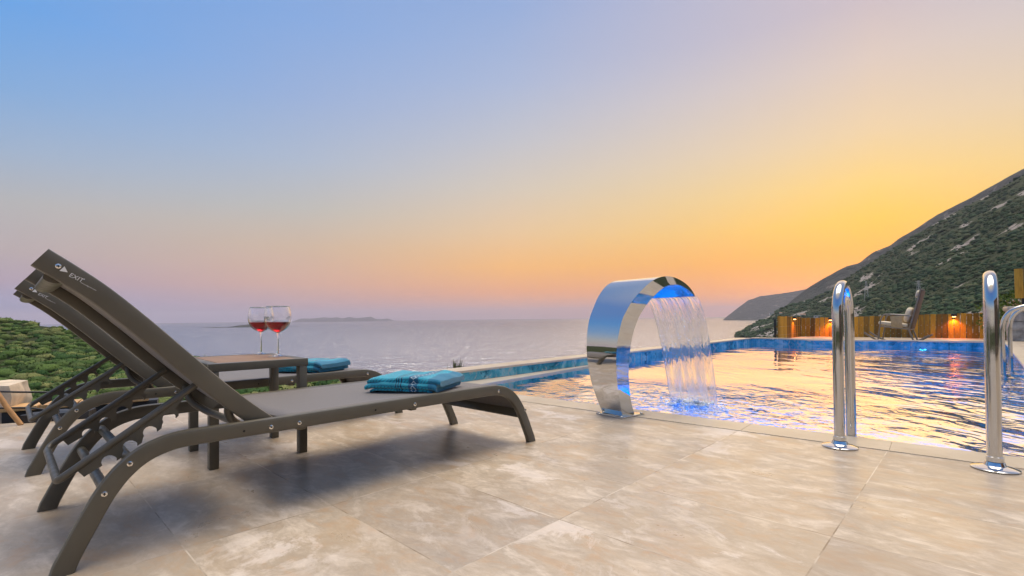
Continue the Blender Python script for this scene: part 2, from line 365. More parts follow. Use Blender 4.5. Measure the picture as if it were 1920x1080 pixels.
def foliage_mat(name, a, bcol, c3, bs):
    m, t, b = mat(name); at = N(t, 'ShaderNodeAttribute', attribute_name='tint')
    s = N(t, 'ShaderNodeSeparateColor'); t.links.new(at.outputs['Color'], s.inputs[0])
    c = MIX(t, s.outputs[0], a, bcol); c = MIX(t, M(t, 'POWER', s.outputs[1], 3.), c, c3)
    n = NOISE(t, coord(t), bs, 4., .7)
    c = MIX(t, 1., c, MIX(t, MR(t, n, .35, .65), (.55, .55, .55), (1.4, 1.4, 1.4)), 'MULTIPLY')
    t.links.new(c, b.inputs['Base Color']); setp(b, rough=.9); b.inputs['Specular IOR Level'].default_value = .12
    BUMP(t, n, .9, .5/bs, b)
    return m
m_bush_l = foliage_mat('maquis_leaves', (.022, .058, .016), (.085, .135, .032), (.16, .17, .06), 4.)
m_bush_r = foliage_mat('mountain_scrub_leaves', (.018, .045, .028), (.048, .085, .040), (.10, .11, .055), 1.5)

# ------------------------------------------------------------------ terrain
SEA = -38.
def az_of(px): return math.atan((px-960)/912)
def yh(px): return 606.87-.0105*px
def interp_tab(tab, conv=lambda px: az_of(px)):
    xs = [conv(p[0]) if p[0] < 5000 and p[0] > -3000 else radians(p[0]/1000) for p in tab]
    return xs
class Hill:
    """height field in azimuth / distance round the terrace; ridge and foot given by tables"""
    def __init__(s, ridge, dist, foot, rockseed, rough, rockth=.1, rbias=0.):
        # ridge: (az, elevation tangent), dist: (az, near, crest), foot: (az, elevation tangent at near)
        s.r = np.array(ridge); s.d = np.array(dist); s.f = np.array(foot); s.seed = rockseed; s.rough = rough; s.rockth = rockth
    def e(s, az, t):
        ec = np.interp(az, s.r[:, 0], s.r[:, 1]); ef = np.interp(az, s.f[:, 0], s.f[:, 1])
        return ef+(ec-ef)*t
    def pos(s, az, t):
        n_ = np.interp(az, s.d[:, 0], s.d[:, 1]); c_ = np.interp(az, s.d[:, 0], s.d[:, 2])
        tt = min(max(t, 0), 1)
        r = n_*(c_/n_)**tt
        ec = s.e(az, tt); z = .62+ec*r
        x, y = r*sin(az), r*cos(az)
        q = Vector((x*.012, y*.012, s.seed)); sc = min(1., max(0., (t+.05))*5)
        nn = noise.fractal(q, 1., 2.1, 6)*s.rough*r*sc*(1 if tt < 1 else 1)
        z += nn*(1-.6*tt)
        if t > 1:
            rr = r*(1+(t-1)*1.2); x, y = rr*sin(az), rr*cos(az); z = z-(rr-r)*.45
        if t < 0:
            rr = r*(1+t); rr = max(rr, 3.); x, y = rr*sin(az), rr*cos(az); z = z*(1-min(abs(t), 1)**(1. if z > -25 else 2.)*.8)-abs(t)*1.2
        z = max(z, SEA-3)
        return Vector((x, y, z))
    def rock(s, p, scale=.014):
        a = noise.fractal(Vector((p.x*scale, p.y*scale, p.z*scale*2.5+s.seed)), .9, 2.2, 5)
        return min(1., max(0., (a-s.rockth)*3.))
    def build(s, name, m, az0, az1, na, nt_, tmin=0., tmax=1.6):
        vs_, fs, rk = [], [], []
        for i in range(na+1):
            a = az0+(az1-az0)*i/na
            for j in range(nt_+1):
                t = tmin+(tmax-tmin)*j/nt_
                p = s.pos(a, t); vs_.append(p[:]); rk.append(s.rock(p))
        for i in range(na):
            for j in range(nt_):
                k = i*(nt_+1)+j; fs.append((k, k+nt_+1, k+nt_+2, k+1))
        me = bpy.data.meshes.new(name); me.from_pydata(vs_, [], fs); me.update()
        at = me.attributes.new('rock', 'FLOAT', 'POINT'); at.data.foreach_set('value', rk)
        me.materials.append(m); me.shade_smooth()
        bm = bmesh.new(); bm.from_mesh(me); bmesh.ops.recalc_face_normals(bm, faces=bm.faces); bm.to_mesh(me); bm.free()
        o = bpy.data.objects.new(name, me); col.objects.link(o); structure(o); return o
def pxr(tab):        # picture ridge table -> (azimuth, elevation tangent along the horizontal distance)
    return [(az_of(px), (yh(px)-y)/912*cos(az_of(px))) for px, y in tab]
R_ = radians
right = Hill(
    ridge=pxr([(1376,628),(1400,613),(1423,600),(1447,588),(1477,574),(1520,561),(1560,544),(1593,521),(1627,498),(1677,464),(1727,433),(1760,414),(1807,390),(1860,362),(1920,330),(2100,240)])+[(R_(60),.32),(R_(75),.26),(R_(100),.10),(R_(130),.05),(R_(200),.045)],
    dist=[(az_of(1376),985,1000),(az_of(1440),735,1100),(az_of(1520),420,1150),(az_of(1650),260,1150),(az_of(1800),200,1100),(az_of(2000),150,1000),(R_(75),80,800),(R_(100),60,400),(R_(200),60,300)],
    foot=[(az_of(1376),-.0400),(az_of(1440),-.0536),(az_of(1520),-.094),(az_of(1650),-.11*.8),(az_of(1800),-.10*.74),(az_of(2000),-.09*.66),(R_(75),-.06),(R_(100),-.05),(R_(200),-.04)],
    rockseed=3.3, rough=.013, rockth=.05)
ridge_b = Hill(
    ridge=pxr([(1440,596),(1455,588),(1480,568),(1507,545),(1547,520),(1590,498),(1613,492),(1640,472),(1670,460),(1690,443),(1727,423),(1760,400),(1807,377),(1860,348),(1920,317),(2100,225)])+[(R_(60),.34),(R_(70),.2)],
    dist=[(0,2300,2600),(R_(80),1500,2000)], foot=[(0,-.0171),(az_of(1380),-.0171),(R_(45),-.0),(R_(80),.05)], rockseed=9.1, rough=.006, rockth=.2)
ridge_c = Hill(
    ridge=pxr([(1356,599),(1380,580),(1403,563),(1427,555),(1470,550),(1507,543),(1560,536),(1700,520)]),
    dist=[(0,4650,5600),(R_(80),4650,5600)], foot=[(0,-.0085),(R_(80),-.0085)], rockseed=5.1, rough=.0018, rockth=.3)
left = Hill(
    ridge=[(R_(-180),.045),(R_(-120),.05),(R_(-80),.06)]+pxr([(-700,560),(-300,585),(0,598),(27,601),(56,606),(93,610),(138,619),(237,646),(340,668),(416,686),(507,693),(650,712),(760,740),(900,800),(1100,860)]),
    dist=[(R_(-180),60,300),(R_(-100),60,350),(az_of(0),62,330),(az_of(237),58,190),(az_of(416),45,95),(az_of(650),26,50),(az_of(900),14,26),(az_of(1100),10,18)],
    foot=[(R_(-180),-.06),(R_(-80),-.12),(az_of(0),-.15),(az_of(416),-.17),(az_of(700),-.2),(az_of(1100),-.4)], rockseed=7.7, rough=.006, rockth=.75)
right.build('mountainside', m_hill_r, az_of(1376), R_(180), 260, 150, tmin=-.9)
ridge_b.build('back_ridge', m_far, az_of(1450), R_(70), 150, 50)
ridge_c.build('headland', m_far, az_of(1356), R_(42), 120, 40)
left.build('hillside', m_hill_l, R_(-180), az_of(1080), 260, 90, tmin=-.9)

def bush_arrays(sub, leaves, seed):
    bm = bmesh.new(); bmesh.ops.create_icosphere(bm, subdivisions=sub, radius=1.)
    rr = random.Random(seed); off = Vector((rr.random()*50, rr.random()*50, rr.random()*50))
    for v in bm.verts:
        n = noise.fractal(v.co*1.5+off, 1., 2., 3)*.42
        v.co *= (1+n); v.co.z *= .72
    vs_ = [v.co[:] for v in bm.verts]; fs = [[v.index for v in f.verts] for f in bm.faces]; base = list(vs_)
    bm.free()
    for k in range(leaves):
        p = Vector(rr.choice(base)); p = p*(1.0+rr.random()*.22)
        if p.z < -.25: continue
        a = Vector((rr.gauss(0, 1), rr.gauss(0, 1), rr.gauss(0, 1))).normalized(); c_ = a.cross(Vector((rr.gauss(0, 1), rr.gauss(0, 1), .3))).normalized()
        s = .09+rr.random()*.1; i0 = len(vs_)
        vs_ += [(p-a*s)[:], (p+c_*s*.7)[:], (p+a*s)[:]]; fs.append([i0, i0+1, i0+2])
    return np.array(vs_, 'f'), fs
def scatter(name, hill, m, count, az0, az1, rad, sub, leaves, t0=0., t1=1.02, nvar=6, rockcut=.35, extra=None):
    var = [bush_arrays(sub, leaves, 100+i) for i in range(nvar)]
    V_, T_, F_ = [], [], []; off = 0
    tris = [np.array([f for f in fs], 'i') for _, fs in var]
    for i in range(count):
        az = random.uniform(az0, az1); t = random.uniform(t0, t1)
        p = hill.pos(az, t); 
        if p.z < SEA+2: continue
        rk = hill.rock(p)
        if rk > rockcut and random.random() < .7: continue
        dd = math.hypot(p.x, p.y)
        r = rad(dd)*(random.uniform(.5, 1.1) if random.random() < .8 else random.uniform(1.1, 1.9))*(1 if rk < .1 else .6)
        k = random.randrange(nvar); v, _ = var[k]
        a = random.uniform(0, 2*pi); ca_, sa = cos(a), sin(a)
        w = v*np.array([r*random.uniform(.85, 1.25), r*random.uniform(.85, 1.25), r*random.uniform(.75, 1.05)], 'f')
        w = np.stack([w[:, 0]*ca_-w[:, 1]*sa, w[:, 0]*sa+w[:, 1]*ca_, w[:, 2]], 1)+np.array([p.x, p.y, p.z+r*.12], 'f')
        V_.append(w); T_.append(np.tile(np.array([random.random(), random.random(), random.random(), 1], 'f'), (len(v), 1)))
        F_.append(tris[k]+off); off += len(v)
    V_ = np.concatenate(V_); T_ = np.concatenate(T_); F_ = np.concatenate(F_)
    me = bpy.data.meshes.new(name); me.vertices.add(len(V_)); me.vertices.foreach_set('co', V_.ravel())
    me.loops.add(F_.size); me.loops.foreach_set('vertex_index', F_.ravel())
    me.polygons.add(len(F_)); me.polygons.foreach_set('loop_start', np.arange(0, F_.size, 3, dtype='i')); me.polygons.foreach_set('loop_total', np.full(len(F_), 3, 'i'))
    me.update(calc_edges=True); me.validate()
    at = me.attributes.new('tint', 'FLOAT_COLOR', 'POINT'); at.data.foreach_set('color', T_.ravel())
    me.shade_smooth(); me.materials.append(m)
    o = bpy.data.objects.new(name, me); col.objects.link(o); o['kind'] = 'stuff'; return o
o = scatter('maquis_shrubs', left, m_bush_l, 8500, az_of(-500), az_of(1000), lambda d: 1.0*(d/100)**.45, 2, 70, t0=-.25, rockcut=.3)
tag(o, 'dense green maquis shrubs covering the hillside left beyond the terrace', 'shrubs')
o = scatter('mountain_scrub', right, m_bush_r, 22000, az_of(1380), az_of(2150), lambda d: 1.75*(d/500)**.6, 1, 14)
tag(o, 'dark green scrub covering the steep mountainside on the right', 'scrub')

# sea sheet
mb = MB(); rings = [0, 300, 1500, 6000, 25000]; seg = 96; last = None
for r in rings[1:]:
    ring = [mb.bm.verts.new((r*cos(2*pi*i/seg), r*sin(2*pi*i/seg), SEA)) for i in range(seg)]
    if last is None: mb.bm.faces.new(ring)
    else:
        for i in range(seg): mb.bm.faces.new((last[i], last[(i+1) % seg], ring[(i+1) % seg], ring[i]))
    last = ring
structure(mb.build('sea', m_sea, smooth=0))

def island(name, prof, Y0, depth, m, base_y=None):
    """prof: list (px, y); ridge across, sloping to the water in front and behind"""
    pts = []
    for i in range(len(prof)-1):
        (x0, y0), (x1, y1) = prof[i], prof[i+1]; k = max(2, int((x1-x0)/1.5))
        for j in range(k): pts.append((x0+(x1-x0)*j/k, y0+(y1-y0)*j/k))
    pts.append(prof[-1]); mb = MB(); rows = []
    for px, y in pts:
        X_ = (px-960)/912*Y0; zc = .62+(yh(px)-y)/912*Y0; row = []
        for q in (-1, -.66, -.33, 0, .4, 1):
            w = (1-abs(q))**1.1; z = SEA-2+(max(zc, SEA+1)-SEA+2)*w
            jn = noise.noise(Vector((X_*.004, q*4, 1.)))*depth*.12
            sc = 1+(q*depth+jn)/Y0
            z += noise.noise(Vector((X_*.01, q*5, 3.)))*(zc-SEA)*.12*(1 if 0 < abs(q) < 1 else 0)
            row.append(mb.bm.verts.new((X_*sc, Y0*sc, z)))
        rows.append(row)
    for A, B in zip(rows, rows[1:]):
        for j in range(5): mb.bm.faces.new((A[j], B[j], B[j+1], A[j+1]))
    return structure(mb.build(name, m, smooth=60))
island('long_island', [(546,603.2),(556,600),(565,597),(580,597.5),(592,596.5),(607,595),(620,596),(632,594.8),(643,597),(654,594.2),(668,596.5),(683,595.2),(695,593.4),(704,598),(716,598.4),(726,597),(733,599),(741,601.6)], 14000, 1500, m_far)
island('low_island', [(376,614.6),(400,613),(425,613.4),(445,610.5),(462,608.5),(480,606.5),(498,607.5),(515,610),(535,612),(558,613.6)], 3060, 130, m_far)

# ------------------------------------------------------------------ pool, terrace
WZ = -.03
P1, P2, P3, P4, P5, P6 = (-.763, 4.628), (2.31, 1.96), (8.95, 8.85), (6.39, 10.35), (6.2, 10.95), (5.6, 11.45)
def z3(p, z): return (p[0], p[1], z)
# terrace sheet round the pool
mb = MB()
Pe = (-1.0, 4.84)
mb.prism([z3(p, -.5) for p in [(-9, -1.5), (-9, -9), (9, -9), (14, -2), (10.6, .5), (P2[0]+.02, P2[1]), (P1[0], P1[1]), Pe, (-2.264, 3.375), (-2.775, 3.215), (-3.6, 2.80), (-9, .6)]], .5)
terrace = structure(mb.build('terrace', m_deck, smooth=0))
# coping row along the pool, 3 mm proud
def off2(a, b_, d):     # offset points to the right side of a->b
    u_ = Vector((b_[0]-a[0], b_[1]-a[1])).normalized(); n_ = Vector((u_.y, -u_.x)); return (a[0]+n_.x*d, a[1]+n_.y*d), (b_[0]+n_.x*d, b_[1]+n_.y*d)
q1, q2 = off2(P1, P2, .205)
e_ = Vector((P2[0]-P1[0], P2[1]-P1[1])); L_ = e_.length; e_.normalize()
n_ = Vector((e_.y, -e_.x)); mb = MB(); k = 0; s = .0
cuts = [0]; joints = [1.62+.0, ]
s = .27
while s < L_: cuts.append(s); s += .635
cuts.append(L_)
for a, c_ in zip(cuts, cuts[1:]):
    A = Vector(P1)+e_*(a+.0012); B = Vector(P1)+e_*(c_-.0012)
    mb.prism([(*(A-n_*.006), -.031), (*(A+n_*.208), -.031), (*(B+n_*.208), -.031), (*(B-n_*.006), -.031)], .034)
structure(mb.build('pool_coping', m_coping, smooth=0))
# right deck and far deck behind the pool, one level up
mb = MB()
mb.prism([z3(p, -.5) for p in [P3, P2, (10.6, .5), (16, 5), (16, 8.6), (9.3, 9.1)]], .585)
structure(mb.build('upper_deck', m_deck, smooth=0))
mb = MB()
mb.prism([z3(p, -.52) for p in [P4, P3, (9.3, 9.1), (16, 8.6), (11.75, 12.0), (8.6, 14.45), (8.3, 14.4), (6.65, 12.65), (6.2, 12.0), (5.3, 11.75), P6, P5]], .52)
structure(mb.build('far_deck', m_deck, smooth=0))
# coping stones on the raised pool edges (top z .10)
mb = MB()
def curb(a, b_, w, z0, z1, inn=.02):
    a = Vector(a); b_ = Vector(b_); u_ = (b_-a).normalized(); n2 = Vector((u_.y, -u_.x))
    mb.prism([(*(a+n2*inn), z0), (*(b_+n2*inn), z0), (*(b_-n2*w), z0), (*(a-n2*w), z0)], z1-z0)
curb(Vector(P1)-Vector((.24, -.21))*.0, P6, .26, .078, .10)
ob = mb.build('wall_coping', m_coping, smooth=0); structure(ob)
mb = MB()
curb(P6, P5, .2, .086, .104); curb(P5, P4, .2, .0865, .1045); curb(P4, P3, .2, .087, .105); curb(P3, P2, .12, .0875, .1055, .012)
structure(mb.build('deck_edging', m_coping, smooth=0))
# infinity wall body
mb = MB(); a = Vector(P1); b_ = Vector(P6); u_ = (b_-a).normalized(); n2 = Vector((u_.y, -u_.x))
mb.prism([(*(a), -3.), (*(b_), -3.), (*(b_-n2*.24), -3.), (*(a-n2*.24), -3.)], 3.078)
structure(mb.build('infinity_wall', m_band, smooth=0))
# wet ledge along the infinity wall
mb = MB(); a2 = Vector(P1)+u_*.03
mb.prism([(*(a2+n2*.003), -.2), (*(Vector(P1)+u_*3.2+n2*.003), -.2), (*(Vector(P1)+u_*3.0+n2*.06), -.2), (*(a2+n2*.30), -.2)], .185)
structure(mb.build('pool_ledge', m_coping, smooth=0))
# basin: floor and inner walls, with the blue marble band at the waterline on the far sides
poly = [P1, P2, P3, P4, P5, P6]
mb = MB(); D = -1.5
fl = [mb.bm.verts.new(z3(p, D)) for p in poly]; mb.bm.faces.new(fl)
tp = [mb.bm.verts.new(z3(p, -.06)) for p in poly]
for i in range(6): mb.bm.faces.new((fl[i], fl[(i+1) % 6], tp[(i+1) % 6], tp[i]))
basin = structure(mb.build('pool_basin', m_basin, smooth=0))
mb = MB()
for a, b2 in ((P2, P3), (P3, P4), (P4, P5), (P5, P6), (P6, P1)):
    A = Vector(a); B = Vector(b2); uu = (B-A).normalized(); nn = Vector((-uu.y, uu.x))*.006   # into the pool
    mb.prism([(*A, -.35), (*B, -.35), (*(B+nn), -.35), (*(A+nn), -.35)], .43)
structure(mb.build('waterline_tiles', m_band, smooth=0))
mb = MB(); mb.poly([z3(p, WZ) for p in poly]); water = structure(mb.build('pool_water', m_water, smooth=0))
# underwater lamps
def uw(loc, tgt, e, name='pool_light'):
    root = empty(name, loc); d = (Vector(tgt)-Vector(loc)).normalized(); root.rotation_euler = d.to_track_quat('Z', 'Y').to_euler()
    mb = MB(); mb.lathe([(0, -.02), (.09, -.02), (.09, .0), (.075, .012), (.07, .008)], seg=24); mb.build('housing', m_rail, root)
    mm, t, b = mat('blue_lens'); setp(b, col=(.1, .2, .9), emc=(.03, .2, 1.), ems=1.5)
    mb = MB(); mb.lathe([(0, .009), (.069, .009)], seg=24); mb.build('lens', mm, root)
    ld = bpy.data.lights.new('pool_lamp', 'AREA'); ld.shape = 'DISK'; ld.size = .13; ld.energy = e; ld.color = (.03, .50, 1.); ld.spread = radians(170)
    lo = bpy.data.objects.new('pool_lamp', ld); col.objects.link(lo); lo.parent = root; lo.location = (0, 0, .02); lo.rotation_euler = (pi, 0, 0)
    return root
LB = 'round blue underwater lamp '
for (loc, tgt, e, lab) in [((5.55, 5.40, -.55), (3.5, 7.0, -1.1), 150, 'set in the pool wall below the thin far handrail'),
                           ((7.9, 9.35, -.5), (6.0, 7.5, -1.1), 75, 'set in the far pool wall in front of the rocking chair'),
                           ((-.02, 4.02, -.45), (2.5, 6.0, -1.2), 18, 'set in the near pool wall beside the waterfall spout'),
                           ((2.25, 2.11, -.5), (4.5, 5.5, -1.3), 190, 'set in the near pool wall between the two tall rails')]:
    tag(uw(loc, tgt, e), LB+lab, 'pool light', 'underwater pool lights')

# ------------------------------------------------------------------ waterfall spout
E_ = Vector((.588, -.809, 0)); N_ = Vector((.809, .588, 0)); Z_ = Vector((0, 0, 1))
BASE = Vector((.616, 3.064, 0))       # middle of the outer foot line
sp_root = empty('waterfall_spout', BASE, 0.)
tag(sp_root, 'tall curved mirror-steel waterfall spout standing on the pool edge', 'waterfall spout')
outer = catmull([(x, z, 0) for x, z in [(.013, 0), (-.025, .1), (-.058, .2), (-.076, .3), (-.083, .4), (-.073, .5), (-.045, .6), (-.01, .66), (.034, .72), (.083, .77), (.145, .82), (.20, .85), (.26, .870), (.33, .878), (.40, .870), (.48, .843), (.55, .803), (.60, .76)]], 5)
inner = catmull([(x, z, 0) for x, z in [(.125, 0), (.075, .1), (.045, .2), (.033, .3), (.037, .4), (.055, .5), (.098, .6), (.135, .655), (.185, .712), (.225, .752), (.265, .785), (.30, .805), (.34, .819), (.38, .826), (.43, .825), (.49, .808), (.55, .780), (.598, .7535)]], 5)
HW = lambda z, b_: float(np.interp(z, [0, .1, .2, .4, .6, .7, .77, .82, .88], [.082, .097, .11, .125, .138, .15, .168, .18, .19])) + float(np.interp(b_, [.3, .60], [0, .042]))
mb = MB(); bm = mb.bm
rows = []
for (po, pi_) in zip(outer, inner):
    hwo = HW(po.y, po.x)
    r = []
    for (p, sgn) in ((po, 1), (pi_, 1), (pi_, -1), (po, -1)):
        r.append(bm.verts.new(E_*(sgn*hwo)+N_*p.x+Z_*p.y))
    rows.append(r)
for A, B in zip(rows, rows[1:]):
    for j in range(4): bm.faces.new((A[j], A[(j+1) % 4], B[(j+1) % 4], B[j]))
bm.faces.new(rows[0]); bm.faces.new(rows[-1][::-1])
body = mb.build('spout_body', m_chrome, sp_root, smooth=25)
mb = MB(); c0 = N_*.082
R3 = Matrix((E_, N_, Z_)).transposed()
mb.box(c0+Z_*.005, (.215, .215, .01), R3, .002); mb.build('base_plate', m_rail, sp_root)
for sx in (-1, 1):
    for sy in (-1, 1):
        mb = MB(); p = c0+E_*sx*.094+N_*sy*.094+Z_*.010
        mb.lathe([(0, .007), (.006, .0065), (.009, .003), (.009, 0)], p, 10); mb.build('bolt', m_rail, sp_root)
# falling sheet of water
drop = [0, .01, .03, .06, .1, .16, .23, .31, .4, .5, .6, .7, .76, .79]
cols_n = 26; mb = MB(); bm = mb.bm; uvl = bm.loops.layers.uv.new('UVMap'); grid = []
def fallpt(i, j, th):
    d = drop[j]; s = -1+2*i/cols_n; fz = d/.79
    w = (.210*(1-.07*fz**.8)); bb = .592+.31*sqrt(d)
    nz = noise.noise(Vector((s*6, d*1.3, 0)))*.007*fz
    return E_*(s*w)+N_*(bb+nz+th)+Z_*(.757-d)
for side in (0, .005):
    grid.append([[bm.verts.new(fallpt(i, j, side)) for j in range(len(drop))] for i in range(cols_n+1)])
def setuv(f, ij):
    for l, (i, j) in zip(f.loops, ij): l[uvl].uv = (i/cols_n*.36, drop[j])
for g in grid:
    for i in range(cols_n):
        for j in range(len(drop)-1):
            f = bm.faces.new((g[i][j], g[i+1][j], g[i+1][j+1], g[i][j+1])); setuv(f, ((i, j), (i+1, j), (i+1, j+1), (i, j+1)))
for i in (0, cols_n):
    for j in range(len(drop)-1):
        f = bm.faces.new((grid[0][i][j], grid[0][i][j+1], grid[1][i][j+1], grid[1][i][j])); setuv(f, ((i, j), (i, j+1), (i, j+1), (i, j)))
wf = mb.build('water_curtain', m_fall, None, smooth=80); wf.location = BASE
tag(wf, 'clear curtain of water pouring from the steel spout into the pool', 'falling water')
# splash: broken crests and droplets where the curtain lands
m_splash, t, b = mat('splash_water'); setp(b, col=(.85, .92, .98), rough=.25, trans=.15, ior=1.33)
mb = MB(); c0 = BASE+N_*.83
for k in range(150):
    s = random.gauss(0, .11); q = random.gauss(.02, .06); r = random.uniform(.003, .010)*(1.6 if abs(s) < .13 else 1)
    p = c0+E_*s+N_*q; z = WZ+abs(random.gauss(0, .012))+random.choice((0, 0, .01))
    bmesh.ops.create_icosphere(mb.bm, subdivisions=1, radius=r, matrix=Matrix.Translation((p.x, p.y, z)) @ Matrix.Diagonal((1.5, 1.2, random.uniform(.5, 1.2), 1)))
o = mb.build('splash_droplets', m_splash, smooth=180); o['kind'] = 'stuff'
tag(o, 'white splash of droplets where the water curtain lands', 'splash')

# ------------------------------------------------------------------ pool rails
def rail_loop(name, base, dirv, sep, top, r, foot_z, label, flange=True):
    root = empty(name, (base[0], base[1], base[2])); d = Vector((*dirv, 0)).normalized(); R = sep/2
    pts = [(0, 0, 0)]; zt = top-R
    pts += [(0, 0, zt*.33), (0, 0, zt*.66), (0, 0, zt)]
    pts = [Vector(p) for p in pts]
    for k in range(1, 16): a = pi-pi*k/16; pts.append(d*(R+R*cos(a))+Z_*(zt+R*sin(a)))
    pts += [d*sep+Z_*zt, d*sep+Z_*(zt*.4), d*sep+Z_*foot_z]
    mb = MB(); mb.tube(pts, r, 24, side=d.cross(Z_)); mb.build('rail_tube', m_rail, root)
    if flange:
        mb = MB(); mb.lathe([(r+.001, .030), (r+.006, .028), (r+.012, .014), (r+.032, .009), (.068, .006), (.073, .003), (.073, 0)], seg=40)
        f = mb.build('flange', m_chrome, root)
        mb = MB(); mb.lathe([(r+.0005, .05), (r+.004, .048), (r+.0045, .03)], seg=32); mb.build('collar', m_chrome, root)
    tag(root, label, 'pool rail', 'tall steel pool rails on the near edge' if flange else 'thin handrails on the far pool side')
    return root
rail_loop('pool_rail', (1.533, 2.293, .003), (.69, .724), .29, .765, .0225, -.7, 'polished steel pool rail nearer the waterfall spout')
rail_loop('pool_rail', (1.913, 1.941, .003), (.69, .724), .29, .775, .0225, -.7, 'polished steel pool rail at the right edge of the photo')
for (x, y, lab) in ((5.30, 5.265, 'thin steel handrail curving out of the pool, the nearer one'), (5.93, 5.80, 'thin steel handrail farther back beside the stone wall')):
    root = empty('handrail', (x, y, 0)); d = Vector((.72, -.69, 0))
    pts = rounded([(0, 0, -.9), (0, 0, .70), tuple(d*.62+Z_*.70), tuple(d*.62+Z_*.085)], .26, 10)
    mb = MB(); mb.tube(pts, .021, 20, side=d.cross(Z_)); mb.build('rail_tube', m_rail, root)
    mb = MB(); mb.lathe([(.022, .02), (.03, .016), (.055, .006), (.055, 0)], (d.x*.62, d.y*.62, .086), 24); mb.build('flange', m_rail, root)
    tag(root, lab, 'handrail', 'thin handrails on the far pool side')

# ------------------------------------------------------------------ sun lounger (local x = length from head to foot, y = width, z up)
LW = .635
def V3(u, z, v): return Vector((u, v, z))
def text_mesh(s, size, name='t'):
    cu = bpy.data.curves.new(name, 'FONT'); cu.body = s; cu.size = size; cu.extrude = .00012; cu.resolution_u = 2
    o = bpy.data.objects.new(name, cu); col.objects.link(o)
    bpy.context.view_layer.update(); dg = bpy.context.evaluated_depsgraph_get()
    me = bpy.data.meshes.new_from_object(o.evaluated_get(dg)); bpy.data.objects.remove(o); return me
def add_mesh(mb, me, M4):
    tmp = bmesh.new(); tmp.from_mesh(me); tmp.transform(M4); m2 = bpy.data.meshes.new('tmp'); tmp.to_mesh(m2); tmp.free(); mb.bm.from_mesh(m2); bpy.data.meshes.remove(m2)
def screw(root, u, z, v, sgn, r=.0068):
    mb = MB(); R = Matrix.Rotation(pi/2*sgn, 3, 'X')      # lathe z -> -+y
    tmp = MB(); tmp.lathe([(0, .0022), (r*.55, .0021), (r, .0008), (r, 0)], seg=16)
    for vt in tmp.bm.verts: vt.co = R @ vt.co+Vector((u, v, z))
    me = bpy.data.meshes.new('x'); tmp.bm.to_mesh(me); tmp.bm.free(); mb.bm.from_mesh(me)
    nf = len(mb.bm.faces)
    a0 = random.random()*1.5
    for k in (0, 1):
        mb.box((u, v-sgn*.0021, z), (r*1.05, .0008, r*.3), Matrix.Rotation(a0+k*pi/2, 3, 'Y'))
    mb.bm.faces.ensure_lookup_table()
    for f in mb.bm.faces[nf:]: f.material_index = 1
    return mb.build('screw', [m_screw, m_hole], root)
